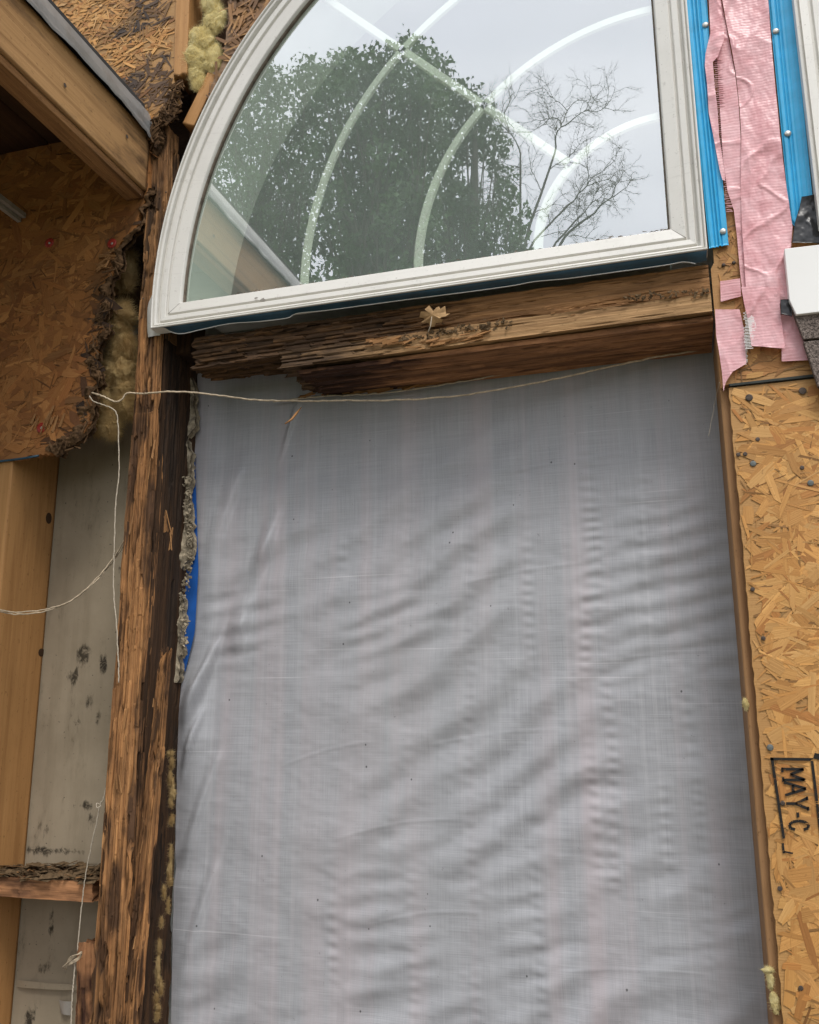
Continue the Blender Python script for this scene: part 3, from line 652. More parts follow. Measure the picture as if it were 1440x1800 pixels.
# dry leaf
rl = random.Random(4)
lp = [(0, 0), (.10, .05), (.16, .20), (.30, .16), (.36, .26), (.27, .34), (.36, .44), (.52, .40), (.50, .55), (.36, .58), (.42, .72), (.30, .86), (.18, .76), (.08, .92), (-.02, 1.0), (-.1, .86), (-.24, .90), (-.34, .78), (-.24, .64), (-.42, .60), (-.50, .46), (-.36, .42), (-.26, .36), (-.36, .24), (-.26, .16), (-.14, .20), (-.07, .05)]
Tl = thing('oak_leaf', P(757, 575, -.012), 'dry tan lobed oak leaf resting on the header ledge', 'leaf')
b = MB(); c0 = P(757, 573, -.014); ang = math.radians(-22); vs = [(c0[0]+.004, -.020, c0[2]+.018)]
Lr_ = .047
for (u, v) in [(0, 0)]+lp[1:]:
    X = u*math.cos(ang)-v*math.sin(ang); Z = u*math.sin(ang)+v*math.cos(ang)
    X, Z = (u*1.15)*.9+v*.25, v*.78-u*.15
    X *= rl.uniform(.85, 1.2); Z *= rl.uniform(.8, 1.1)
    vs.append((c0[0]+X*Lr_, -.010-.010*abs(u)-.008*v+.004*math.sin(v*9+u*5), c0[2]+Z*Lr_))
n = len(vs)-1; b.add(vs, [(0, 1+i, 1+(i+1) % n) for i in range(n)]); vb = [(x, y+.0006, z) for x, y, z in vs]; b.add(vb, [(0, 1+(i+1) % n, 1+i) for i in range(n)])
b.build('leaf_blade', 'leafdry', Tl, True)
b = MB(); b.tube([c0+np.array((.004, -.006, .014)), c0, P(753, 583, -.014)], [.0007, .001, .0012], 6); b.build('leaf_stem', 'string', Tl, True)

# ------------------------------------------------------------------ quarter round window
CX, CZ, RG = .0166, 1.5+.7734, .886
def ringpts(o, n=110):
    r = RG+o; xr_ = CX+o; zb_ = CZ-o
    f0 = math.acos(min(1, (xr_-CX)/r)); f1 = math.pi+math.asin(min(1, (CZ-zb_)/r))
    pts = [(xr_, zb_)]+[(xr_, zb_+(CZ+r*math.sin(f0)-zb_)*k/30) for k in range(1, 30)]
    pts += [(CX+r*math.cos(f0+(f1-f0)*k/n), CZ+r*math.sin(f0+(f1-f0)*k/n)) for k in range(n+1)]
    pts += [(CX+r*math.cos(f1)+(xr_-(CX+r*math.cos(f1)))*k/30, zb_) for k in range(1, 30)]
    return pts
def sweep(name, prof, mat, parent, Y0=0.0, smooth=False):
    rings = [ringpts(o) for o, y in prof]; n = len(rings[0]); vs = []; fs = []
    for k, (o, y) in enumerate(prof): vs += [(x, Y0+y, z) for x, z in rings[k]]
    for k in range(len(prof)-1): fs += [(k*n+i, (k+1)*n+i, (k+1)*n+(i+1) % n, k*n+(i+1) % n) for i in range(n)]
    o = mesh(name, vs, fs, mat, parent, smooth, [(v[0], v[2]) for v in vs]); return o
TW = thing('quarter_round_window', (-.40, -.01, 2.22), 'large quarter round window with white vinyl frame and concentric grille bars', 'window')
def bev(pr, e=.0009):
    out = [pr[0]]
    for i in range(1, len(pr)-1):
        a, p, c = map(np.array, (pr[i-1], pr[i], pr[i+1])); da = (a-p)/np.linalg.norm(a-p); dc = (c-p)/np.linalg.norm(c-p)
        ea = min(e, .4*np.linalg.norm(a-p)); ec = min(e, .4*np.linalg.norm(c-p)); out += [tuple(p+da*ea), tuple(p+dc*ec)]
    return out+[pr[-1]]
sweep('frame', bev([(-.001, .004), (.0005, -.010), (.0025, -.014), (.0235, -.0185), (.0245, -.0145), (.0275, -.0145), (.0285, -.0205), (.0385, -.022), (.0395, -.0165), (.0435, -.0165), (.0445, -.026), (.0485, -.0275), (.0492, -.0245), (.0505, -.0245), (.0512, -.030), (.054, -.030), (.0542, -.002)]), 'vinyl', TW)
sweep('glazing_seal', bev([(-.0028, -.0005), (-.0020, -.0060), (.0008, -.0075), (.0012, .002)], .0004), 'bead', TW)
for (x0_, z0_, x1_) in ((CX+.001, CZ-.001, CX+.0235), (CX-RG-.001, CZ-.001, CX-RG-.0235)):
    b = MB(); b.tube([(x0_, -.0105, z0_), (x0_+(x1_-x0_)*.1, -.0140, z0_-.0024), (x1_, -.0186, z0_-.0228)], .00045, 5); b.build('mitre_joint', 'bead', TW)
b = MB(); rq = random.Random(3)
for k in range(330):
    x_ = rq.uniform(CX-RG+.02, CX-.01) if rq.random() < .75 else CX-rq.random()**3*.12; q_ = np.array((x_, -.004-rq.random()*.003, CZ+rq.uniform(-.002, .0035)*rq.random()*1.6)); w_ = rq.uniform(.001, .006)
    b.add([q_+(-w_, 0, 0), q_+(0, 0, rq.uniform(.0005, .0022)), q_+(w_, 0, 0), q_+(0, -.001, -.0012)], [(0, 1, 2), (0, 2, 3)])
o = b.build('sealant_residue', 'bead', TW); o['kind'] = 'stuff'
for (x, y, s_) in ((462, 527, 8), (450, 524, 5), (1190, 444, 6), (728, 490, 3)):
    q_ = P(x, y, -.0200); b = MB(); nn = 9; b.add([(q_[0]+s_*.0009*rq.uniform(.5, 1.3)*math.cos(6.28*k/nn), q_[1], q_[2]+s_*.0004*rq.uniform(.5, 1.3)*math.sin(6.28*k/nn)) for k in range(nn)], [list(range(nn))]); b.build('paint_chip', 'metaldull', TW)
# glass: quarter disc
pts = ringpts(-.0005); vs = [(x, 0, z) for x, z in pts]; b = MB(); b.add(vs, [list(range(len(vs)))]); b.build('glass', 'glass', TW)
# reveal behind the glass (curved jamb lining)
gp = ringpts(.0005); n = len(gp); gp2 = ringpts(-.003)
vs = [(x, .006, z) for x, z in gp]+[(x, .161, z) for x, z in gp2]; fs = [(i, (i+1) % n, n+(i+1) % n, n+i) for i in range(n)]
mesh('reveal_lining', vs, fs, 'reveal', TW, True)
# grille bars behind the glass
YB = .018
def arcbar(r, wd=.0088, th=.004):
    vs = []; fs = []; m = 60; sc = (1.4+YB)/1.4
    for k in range(m+1):
        f = math.pi/2+.0*k+(math.pi/2)*k/m
        for (dr, dy) in ((-wd, 0), (-wd*.7, -th), (wd*.7, -th), (wd, 0), (wd*.7, th), (-wd*.7, th)):
            vs.append(((CX+(r+dr)*math.cos(f))*sc, YB+dy, 1.5+(CZ-1.5+(r+dr)*math.sin(f))*sc))
    for k in range(m):
        for q in range(6): fs.append((k*6+q, k*6+(q+1) % 6, (k+1)*6+(q+1) % 6, (k+1)*6+q))
    return mesh('grille_bar', vs, fs, 'muntin', TW, False)
for r in (.2142, .4248, .6414): arcbar(r)
b = MB(); a = math.radians(135); d = np.array([math.cos(a), 0, math.sin(a)]); e = np.array([-d[2], 0, d[0]]); c = np.array([CX, YB+.0006, CZ]); vs = []
for s in (.2142, .90):
    for (q, dy) in ((-.0088, 0), (-.0062, -.0046), (.0062, -.0046), (.0088, 0), (.0062, .0046), (-.0062, .0046)):
        p = c+d*s+e*q; p[1] += dy; sc = (1.4+YB)/1.4; p[0] *= sc; p[2] = 1.5+(p[2]-1.5)*sc; vs.append(p)
b.add(vs, [(q, (q+1) % 6, 6+(q+1) % 6, 6+q) for q in range(6)]+[(0, 1, 2, 3, 4, 5), (11, 10, 9, 8, 7, 6)]); b.build('grille_bar', 'muntin', TW)
# old white fin along the arc, loose at its bottom
vs = []; fs = []; m = 120
for k in range(m+1):
    f = math.pi*1.0+.062-(math.pi/2-.1)*k/m; wv = .010+.004*math.sin(k*.5)+.003*float(vn(k*.33, 2.2))+.010*max(0, 1-k/20)
    for (o_, y) in ((.049, -.004), (.056, -.006), (.054+wv, -.008-.004*float(vn(k*.21, 7.7))), (.054+wv, -.003)): vs.append((CX+(RG+o_)*math.cos(f), y, CZ+(RG+o_)*math.sin(f)))
for k in range(m): fs += [(k*4+q, k*4+q+1, (k+1)*4+q+1, (k+1)*4+q) for q in range(3)]
fin = mesh('nailing_fin', vs, fs, 'vinyl', TW, True)
for (x, y) in ((252, 525), (292, 338), (368, 165)): o = nailhead(x, y, -.010, None, 'nailrust', .0018, .001); par(o, fin)
# dark blue film below the frame with pale torn rim
top = [proj((x_, -.027, CZ-.0543)) for x_ in np.linspace(CX-RG-.052, CX+.053, 12)]
bot = [(268, 577), (280, 578), (309, 588), (350, 580), (399, 570), (453, 566), (500, 560), (516, 552), (565, 547), (640, 537), (698, 529), (760, 521), (830, 512), (900, 502), (938, 495), (1000, 489), (1080, 478), (1167, 466), (1201, 460), (1223, 463), (1242, 459)]
def filmd(x, z, s, t): return .014*s+.003*np.sin(t*23)*s-.003*np.sin(s*3.14)
bot = [(x, y-6.5) for x, y in bot]
film = ribbon('sill_fin', top, bot, -.027, 'bluedark', TW, 14, 200, filmd, byy=False)
b = MB(); b.tube(smoothpts([P(x, y, -.027)+np.array((0, .0125, -.0004)) for x, y in bot[1:-1]], 160), .00085, 6); o = b.build('torn_rim', 'white', None, True); par(o, film)
# right hand blue nailing fin with ribs
def ribd(x, z, s, t):
    d = np.zeros_like(s)
    for c_, w_, a_ in ((.30, .035, .0022), (.47, .03, .002), (.66, .03, .0022)): d = d+a_*np.exp(-((s-c_)/w_)**2)
    return d-.0018*sm(s, .02, .1)-.0022*np.exp(-((s-.56)/.06)**2)+.0016*sm(s, .9, 1)+.0006*fbm(x*30, z*6, 0, 3)
fr = ribbon('blue_nailing_fin', [(1196, -60), (1203, 0), (1247, 437)], [(1238, -60), (1243, 0), (1247, 60), (1281, 431)], -.0045, 'blue', TW, 60, 160, ribd, thick=.0012)
for (x, y) in ((1240, 44), (1271, 407)): o = nailhead(x, y, -.0068, None, 'nail', .0052, .002); par(o, fr)

# neighbouring window at the far right
T2 = thing('neighbour_window', P(1436, 200), 'cream framed window at the right border beside the pink tape', 'window')
x0 = P(1407, 0)[0]*1.37/1.4+.001; x1 = P(1434, 380, -.03)[0]
xa = P(1391, 0, -.03)[0]
b = MB()
pr = [(0, -.003), (0, -.030), (.0035, -.031), (.0045, -.026), (.0065, -.026), (.0075, -.031), (.020, -.029), (.0215, -.024), (.025, -.024), (.027, -.029), (.044, -.022), (.060, -.014), (.060, -.002)]
z0, z1 = P(1420, 400, -.03)[2], 3.3; xe = x1+.004
vs = []; 
for z in (z0, z1): vs += [(xe+o_, y, z) for o_, y in pr]
k = len(pr); b.add(vs, [(i, i+1, k+i+1, k+i) for i in range(k-1)]+[list(range(k))]); b.build('frame', 'vinyl', T2)
b = MB(); b.box((xe+.058, -.006, z0), (xe+.5, -.002, z1)); b.build('glass', 'glass', T2)
def ribd2(x, z, s, t):
    d = np.zeros_like(s)
    for c_, w_, a_ in ((.28, .03, .0022), (.42, .03, .0022)): d = d+a_*np.exp(-((s-c_)/w_)**2)
    return d-.002*sm(s, .02, .1)-.004*sm(s, .55, .85)+.0005*fbm(x*30, z*6, 0, 3)
fr = ribbon('blue_nailing_fin', [(1346, -60), (1351, 0), (1389, 388), (1398, 399)], [(1388, -60), (1392, 0), (1430, 370), (1431, 372)], -.0045, 'blue', T2, 60, 160, ribd2, thick=.0012)
for (x, y) in ((1364, 55), (1385, 235)): o = nailhead(x, y, -.0068, None, 'nail', .0052, .002); par(o, fr)

# ------------------------------------------------------------------ pink tape
def crink(k, amp=.004):
    def f(x, z, s, t):
        r = 1-np.abs(fbm(x*16+k, z*6+k, k, 3))*2.2
        return -.0025-amp*.5*np.clip(r, 0, 1)**3-amp*1.3*fbm(x*22+k, z*12, k+3, 5)-amp*.35*(1-sm(np.abs(fbm(x*12-z*9+k, z*14+x*8, k, 2)), 0, .12))-.00012*np.sin(z*2*math.pi/.0042+3*fbm(x*20, z*20, 1, 2))
    return f
TP = thing('pink_tape', P(1330, 300), 'long crinkled pink woven tape running down between the two blue fins', 'tape')
ribbon('tape_sheet', [(1250, -60), (1256, 0), (1258, 60), (1261, 110), (1266, 200), (1271, 280), (1279, 340), (1290, 370), (1296, 420), (1301, 480), (1306, 520)],
       [(1258, -60), (1268, 0), (1279, 60), (1292, 130), (1298, 180), (1302, 240), (1303, 330), (1320, 400), (1340, 460), (1350, 520)], -.0045, 'pink', TP, 26, 260, crink(1, .003))
ribbon('tape_sheet', [(1259.5, -60), (1269, 0), (1280, 60), (1293.5, 130), (1299.5, 180), (1303, 240), (1302, 330), (1304, 400), (1308, 460), (1312, 525)],
       [(1344, -60), (1350, 0), (1358, 100), (1371, 240), (1383, 335), (1393, 400), (1390, 440), (1385, 470), (1388, 500), (1389, 538)], -.006, 'pink', TP, 60, 260, crink(5, .0045))
ribbon('loose_flap', [(1243, -60), (1246, 0), (1248, 42), (1249, 60), (1240, 100), (1239, 118), (1243, 150), (1246, 200), (1252, 230), (1258, 262), (1265, 300), (1270, 318)],
       [(1262, -60), (1266, 0), (1270, 42), (1274, 70), (1262, 104), (1253, 112), (1256, 150), (1262, 200), (1264, 240), (1269, 270), (1274, 304), (1275, 320)], -.0085, 'pink', TP, 16, 160, crink(9, .0045))
b = MB()
for k in range(74):
    y = 106+(372-106)*k/73; x = 1257+(y-106)*.088
    L_ = random.uniform(6, 15); p0, p1 = P(x-3+random.uniform(-2, 2), y, -.0065), P(x+L_, y+random.uniform(-1.5, 1), -.0065)
    b.tube([p0, (p0+p1)/2+np.array((0, -.0006, 0)), p1], .00065, 4)
b.build('frayed_threads', 'pink', TP)
TQ = ribbon('pink_tape_flap', [(1303, 506), (1308, 535), (1314, 560), (1321, 609)], [(1370, 508), (1371, 540), (1373, 560), (1380, 614)], -.011, 'pink', None, 40, 60, crink(13, .005)); tag(TQ, 'short pink tape flap folded over below the long pink tape', 'tape')
TQ = ribbon('pink_tape_patch', [(1257, 545), (1259, 590), (1264, 620), (1269, 655), (1272, 690)], [(1300, 545), (1308, 580), (1312, 640), (1288, 655), (1274, 676)], -.0035, 'pink', None, 36, 80, crink(17, .003)); tag(TQ, 'torn pink tape patch wrapped round the top corner of the opening', 'tape')
TQ = ribbon('pink_tape_patch', [(1266, 495), (1267, 531)], [(1301, 491), (1303, 522)], -.0028, 'pink', None, 24, 30, crink(21, .002)); tag(TQ, 'small pale pink tape scrap between the window corner and the torn patch', 'tape')
TQ = ribbon('pink_tape_patch', [(1373, 555), (1374, 636)], [(1400, 555), (1424, 634)], -.0035, 'pink', None, 30, 50, crink(25, .003)); tag(TQ, 'faded pink tape patch beside the grey shingles', 'tape')
b = MB()
for k in range(26):
    y = 548+k*2.6; b.tube([P(1309+random.uniform(-3, 2), y, -.012), P(1323+random.uniform(-3, 5), y-1, -.0125)], .0006, 4)
for k in range(7): b.tube([P(1312+k*2, 545, -.0125), P(1322+k*2, 608, -.0125)], .0005, 4)
for k in range(24):
    y = 590+k*2.2; b.tube([P(1302, y, -.0045), P(1313+random.uniform(-1, 2), y, -.0045)], .0005, 4)
b.build('frayed_mesh', 'white', TP)

# black tape, white board, shingles
def blk(x, z, s, t): return -.010-.006*fbm(x*30, z*22, 3, 4)
TQ = ribbon('black_tape', [(1408, 352), (1404, 372), (1396, 398), (1391, 433)], [(1440, 346), (1460, 400), (1465, 433)], -.004, 'black', None, 40, 60, blk, thick=.001); tag(TQ, 'crumpled black tape at the lower end of the right blue fin', 'tape')
TQ = ribbon('black_tape', [(1371, 532), (1372, 556)], [(1388, 530), (1392, 560)], -.012, 'black', None, 14, 20, blk, thick=.002); tag(TQ, 'small black tape scrap stuck on the pink tape left of the shingles', 'tape')
def board(name, pts, y0, y1, mat, label, cat, bevel=.001):
    b = MB(); slab(b, PX(pts, y0), y0, y1); o = b.build(name, mat); bm = o.modifiers.new('Bevel', 'BEVEL'); bm.width = bevel; bm.segments = 2; return tag(o, label, cat)
board('trim_board', [(1379, 437), (1500, 423), (1510, 540), (1400, 553), (1388, 528)], -.030, -.012, 'white', 'bright white trim board piece at the right border below the black tape', 'board')
board('shingle', [(1388, 532), (1399, 555), (1500, 543), (1510, 588), (1413, 596)], -.024, -.014, 'shingle', 'upper grey brown asphalt shingle under the white board', 'shingle', .0015)
board('shingle', [(1412, 600), (1510, 590), (1530, 760), (1438, 678)], -.022, -.012, 'shingle', 'lower grey brown asphalt shingle cut at a slant by the right border', 'shingle', .0015)

# ------------------------------------------------------------------ rotten posts
def post(name, rows, yf, yb, mat, label, **kw):      # rows: (py, pxl, pxr) for the front face, top to bottom
    (ya, la, ra), (yb_, lb, rb) = rows[0], rows[-1]
    a, a2 = P(la, ya, yf), P(ra, ya, yf); c, c2 = P(lb, yb_, yf), P(rb, yb_, yf)
    q1 = vquad(a[0], a2[0], yf, yb, a[2]); q0 = vquad(c[0], c2[0], yf, yb, c[2])
    o = beam8(name, q0, q1, mat, None, **kw)
    return tag(o, label, 'post')
post('rotten_stud', [(560, 243, 286), (1860, 150, 209)], -.002, .030, 'wood_post', 'splintered orange brown rotten stud left of the opening, running down from the window corner', amp=.0030, res=(.003, .0015), blocky=.009, rot=lambda a, p: .22+.75*sm(fbm(a*11, p*6, 2, 4)+.25*(a > .85), .0, .45), cracks=.006, seed=2, colw=(.003, .009), segl=(.03, .30))
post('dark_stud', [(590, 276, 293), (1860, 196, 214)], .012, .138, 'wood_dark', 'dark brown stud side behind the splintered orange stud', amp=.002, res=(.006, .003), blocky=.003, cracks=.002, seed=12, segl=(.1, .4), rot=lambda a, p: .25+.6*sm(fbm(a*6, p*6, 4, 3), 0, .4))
post('inner_splintered_stud', [(1128, 280, 297), (1860, 203, 236)], .008, .024, 'wood_post', 'narrow pale splintered stud piece broken off at its top, right of the dark crack', amp=.003, res=(.003, .0015), blocky=.007, rot=lambda a, p: .25+.8*sm(fbm(a*9+6, p*6, 2, 4), -.05, .4), endj=(.0, .03), cracks=.006, seed=17, colw=(.003, .009), segl=(.03, .22))
post('mouldy_stud', [(1140, 262, 272), (1860, 215, 243)], .045, .139, 'wood_dark', 'blackened mouldy stud beside the house wrap, lower left', amp=.004, res=(.004, .0025), blocky=.005, cracks=.003, seed=19, rot=lambda a, p: .3+.7*sm(fbm(a*9, p*6, 4, 3), 0, .4))
post('rotten_stud', [(225, 268, 296), (600, 238, 290)], .006, .05, 'wood_head', 'dark crumbling stud left of the window, between beam end and frame', amp=.004, res=(.003, .002), blocky=.010, cracks=.004, seed=27, rot=lambda a, p: .2+.8*sm(fbm(a*6, p*6, 9, 3), -.1, .3))
T = thing('plank_splinters', P(262, 800, -.01), 'loose splintered pieces standing off the orange stud', 'splinters')
b = MB()
chips(b, [(262, 720), (268, 830)], 5, (.02, .06), .005, -.006, (-.006, .0), 1.55, 0, 11, (.05, .12))
chips(b, [(240, 900), (232, 1060), (225, 1190)], 4, (.02, .05), .006, -.004, (-.004, .001), 1.57, 0, 12, (.04, .10))
chips(b, [(215, 1240), (200, 1500), (190, 1760)], 7, (.01, .035), .010, -.003, (-.004, .003), 1.6, 0, 13, (.04, .12))
chips(b, [(283, 1140), (262, 1420), (232, 1790)], 6, (.01, .03), .006, .005, (-.003, .004), 1.57, 0, 14, (.05, .15))
chips(b, [(290, 900), (298, 980)], 5, (.02, .05), .004, .006, (-.002, .004), 1.7, 0, 15, (.08, .15))
b.build('splinters', 'chip', T)
# plaster / foam crumble strip along the wrap edge
def crumb(x, z, s, t): return -.006-.010*fbm(x*60, z*40, 3, 5)-.012*np.clip(fbm(x*25, z*16, 8, 3), 0, 1)*np.sin(np.clip(s, 0, 1)*math.pi)
lft = [(322, 655), (316, 720), (312, 800), (308, 900), (304, 990), (300, 1060), (298, 1130), (300, 1200)]
rgt = [(336, 655), (345, 700), (346, 750), (334, 772), (338, 800), (341, 830), (334, 860), (338, 900), (340, 950), (338, 980), (320, 1000), (318, 1035), (324, 1055), (326, 1090), (320, 1120), (320, 1160), (316, 1190), (312, 1200)]
TQ = ribbon('plaster_edge', rough(lft, 3, 140), rough(rgt, 4, 240), .118, 'plaster', None, 26, 300, crumb, thick=.016); tag(TQ, 'crumbling pale plaster strip along the left edge of the house wrap', 'plaster')
b = MB(); chips(b, [(330, 840), (334, 980), (322, 1060), (325, 1150)], 260, (.002, .008), .004, .104, (-.008, .004), None, 0, 21, (.4, .9)); o = b.build('plaster_crumbs', 'plaster', None); par(o, TQ)
TQ = ribbon('blue_sheet', [(310, 800), (310, 940), (308, 1180)], [(343, 800), (349, 1000), (343, 1110), (326, 1180)], .1305, 'bluescrap', None, 4, 30, None); tag(TQ, 'royal blue plastic sliver showing between plaster and house wrap', 'plastic sheet')
# mouldy wool tufts along the lower stud
rq = random.Random(9); pl_ = lerpoly([(301, 1325), (304, 1390), (301, 1450), (303, 1500), (296, 1560), (288, 1620), (283, 1680), (276, 1790)], 26)
T = fluff('glass_wool_shreds', [(a+rq.gauss(0, 3), c+rq.gauss(0, 5), rq.uniform(2, 6), rq.uniform(6, 18), .004) for a, c in pl_ if rq.random() < .8], .060, 'insd', None, 90, .016, 31)
tag(T, 'shreds of dirty yellow glass wool stuck to the mouldy lower stud', 'insulation')

# ------------------------------------------------------------------ left bay
YD = .14
b = MB(); nu, nv = 60, 150; x0, x1 = -1.30, -.86; zz0, zz1 = .95, 2.30
x1 = -.945
X, Z = np.meshgrid(np.linspace(x0, x1, nu), np.linspace(zz0, zz1, nv)); V = np.stack([X, np.full_like(X, YD)-.0015*fbm(X*6, Z*4, 1, 3), Z], 2).reshape(-1, 3)
rt = np.zeros(len(V))
for (px, py, rx, ry, a_) in ((145, 1150, 22, 16, 1.1), (182, 1170, 10, 20, 1.0), (130, 1190, 14, 16, .8), (155, 1235, 12, 22, .75), (172, 1262, 10, 16, .9), (135, 1270, 10, 10, .6), (150, 1415, 28, 8, .95), (163, 1440, 10, 22, .8), (82, 1460, 6, 10, .8), (90, 1615, 6, 26, .9), (76, 1700, 10, 10, .8), (150, 1690, 30, 34, 1.0), (100, 1497, 60, 7, 1.1), (52, 1790, 12, 16, .9), (212, 1000, 8, 10, .6)):
    c = P(px, py, YD); rt = np.maximum(rt, a_*np.exp(-(((V[:, 0]-c[0])/(rx*.00096))**2+((V[:, 2]-c[2])/(ry*.00096))**2)*.7))
T = mesh('sheathing_back_panel', V, grid(nu, nv), 'dry', None, True, V[:, [0, 2]], None, rt); tag(T, 'mould spotted grey panel at the back of the left stud bay', 'panel')
def paper(x, z, s, t): return -.004*np.sin(s*math.pi)-.002*fbm(x*30, z*30, 2, 3)
TQ = ribbon('paper_strip', [(30, 1722), (30, 1735)], [(142, 1731), (142, 1741)], .136, 'white', None, 20, 6, paper); TQ.data.materials[0] = MT['dry']; tag(TQ, 'narrow curled paper strip across the grey panel at the lower left', 'paper strip')
TQ = ribbon('torn_paper', [(104, 1757), (108, 1780)], [(128, 1760), (124, 1785)], .136, 'white', None, 10, 10, paper); TQ.data.materials[0] = MT['metaldull']; tag(TQ, 'small pale torn paper piece near the bottom of the left bay', 'paper')
# stud at far left
xc = P(84, 1050, YD)[0]
sx = lambda px, py: P(px, py, YD)[0]
q1 = vquad(sx(106, 800)-.04, sx(106, 800), .004, .139, 2.20); q0 = vquad(sx(20, 1800)-.04, sx(20, 1800), .004, .139, .95)
T = beam8('pine_stud', q0, q1, 'wood_clean', None, amp=.0005, res=(.02, .006), seed=41); tag(T, 'clean orange pine stud at the left border of the bay', 'stud')
b = MB()
TSTUD = T
for (x, y, rx, ry) in ((86, 911, 6, 13), (73, 1147, 5, 9)):
    c = P(x, y, .125); 
    b2 = [(sx(106, 800)*0, 0)]
    f = (y-800)/1000; xs_ = sx(106, 800)+(sx(20, 1800)-sx(106, 800))*f+.0008
    # knot lies on the side face: ellipse in the y-z plane
    t_ = (xs_-CO[0])/((P(x, y, 0)-CO)[0]); yk = CO[1]+(P(x, y, 0)-CO)[1]*t_; zk = CO[2]+(P(x, y, 0)-CO)[2]*t_
    b = MB(); b.add([(xs_+.0006, yk, zk)]+[(xs_, yk+.009*math.cos(a), zk+ry*.0009*math.sin(a)) for a in np.linspace(0, 2*math.pi, 14, endpoint=False)], [(0, 1+i, 1+(i+1) % 14) for i in range(14)])
    o = b.build('knot', 'wood_dark', None, True, rot=[.5]*len(b.v)); par(o, T)
# blocking with debris
T = thing('blocking', P(80, 1550, .02), 'short reddish blocking between studs covered with dark rot debris', 'blocking')
zt_ = P(80, 1545, .03)[2]; zb_ = P(80, 1582, .03)[2]; xl_, xr_ = -1.35, P(168, 1550, .03)[0]
beam8('block', hquad(xl_, zt_-.002, zb_+.001, .03, .138), hquad(xr_, zt_, zb_, .03, .138), 'wood_red', T, amp=.002, res=(.004, .003), blocky=.002, seed=44, rot=lambda a, p: .35*sm(fbm(a*5, p*6, 2, 3), 0, .4)+.1, endj=(0, .01))
b = MB(); rs = random.Random(5)
for k in range(900):
    x = rs.uniform(xl_+.02, xr_-.006); y = rs.uniform(.026, .134); hh = .010+.010*float(fbm(x*20, y*20, 3, 2)); z = zt_+rs.uniform(-.002, hh)
    L_ = rs.uniform(.006, .038)*rs.choice((.4, 1)); an = rs.gauss(0, .7); d = Vector((math.cos(an), math.sin(an)*.7, rs.gauss(0, .15))).normalized(); e = d.cross(Vector((rs.gauss(0, .3), rs.gauss(0, .3), 1))).normalized()*L_*rs.uniform(.08, .3); C = Vector((x, y, z)); up = Vector((0, 0, .0007))
    b.add([C-d*L_/2-e*.6, C+d*L_/2-e, C+d*L_/2+e*.5, C-d*L_/2+e, C-d*L_/2-e*.6+up, C+d*L_/2-e+up, C+d*L_/2+e*.5+up, C-d*L_/2+e+up], [(4, 5, 6, 7), (0, 1, 5, 4), (1, 2, 6, 5), (2, 3, 7, 6), (3, 0, 4, 7)], (1, 1, 1), [(k*.13+i*.01, i*.003) for i in range(8)], 1 if rs.random() < .10 else 0)
b.build('rot_debris', ['debris', 'chip'], T)
beamq0 = vquad(P(128, 1850, .05)[0], P(225, 1850, .05)[0], .05, .12, .97); beamq1 = vquad(P(134, 1650, .05)[0], P(225, 1650, .05)[0], .05, .12, P(150, 1648, .05)[2])
T = beam8('packing_board', beamq0, beamq1, 'wood_red', None, amp=.003, res=(.004, .003), blocky=.005, seed=48, rot=lambda a, p: .6*sm(fbm(a*5, p*6, 2, 3), -.1, .4)+.2, endj=(0, .02)); tag(T, 'short reddish brown rotten board at the foot of the orange stud, lower left', 'board')

# sheathing with ragged edge below the roof
edge = [(262, 330), (240, 400), (212, 425), (206, 455), (200, 478), (184, 500), (190, 530), (178, 560), (184, 580), (172, 600), (166, 640), (172, 668), (160, 690), (158, 720), (156, 745), (140, 770), (112, 782), (96, 797)]
pl = [(-260, 300), (-260, 200)]+[(262, 250)]+edge+[(60, 802), (0, 810), (-260, 838)]
poly = PX(pl, .0)
pj = jag(poly, .0035, .006, keep=(0, 1, 2, len(poly)-1))
T = thing('weathered_sheathing', P(100, 560), 'reddish brown weathered sheathing panel with a ragged rotten right edge under the roof', 'sheathing panel')
b = MB(); slab(b, pj, 0, .012, (.32, .14, .045))
def mold1(x, z):
    q = 0
    for k in range(len(edge)-1):
        a = eP[k]; q = max(q, math.exp(-((x-a[0])**2+(z-a[1])**2)/.0011))
    return min(1, q*1.25+max(0, float(fbm(x*14, z*20, 4, 3))-.25)*.7)
eP = PX(edge)
flakes(b, PX([(-40, 240), (262, 250)]+edge+[(60, 800), (-40, 812)]), 0, 1500, pal=[(.38, .17, .055), (.33, .14, .045), (.44, .21, .075), (.36, .155, .05), (.28, .115, .038)], mold=mold1, moldc=(.035, .02, .012), lift=.001, edgeok=.15)
b.build('panel', 'osb', T)
el = [(x-4-12*math.sin(min(1, max(0, (y-420)/350))*3.14)-(18 if y > 700 else 0), y-(10 if y > 765 else 0)) for x, y in edge]
ribbon('rotten_edge', rough(el, 6, 160), rough([(x+5, y+(5 if y > 765 else 0)) for x, y in edge], 5, 200), -.002, 'rotdark', T, 34, 340, lambda x, z, s, t: -.002-.007*fbm(x*30, z*80, 3, 5)-.004*np.floor(fbm(x*22, z*60, 9, 3)*5)/2+.006*(2*s-1)**2, byy=False, thick=.012)
b = MB(); chips(b, edge[3:], 120, (.006, .028), .008, -.004, (-.008, .004), None, 0, 33, (.06, .2)); b.build('rotten_strands', 'rotdark', T)
b = MB(); chips(b, [(180, 470), (196, 440)], 14, (.015, .04), .006, -.006, (-.004, .002), .5, 0, 34, (.08, .2), .45); chips(b, [(60, 735), (110, 745)], 12, (.015, .04), .008, -.003, (-.003, .001), 1.2, 0, 35, (.1, .25)); b.build('lifted_strands', 'chip', T)
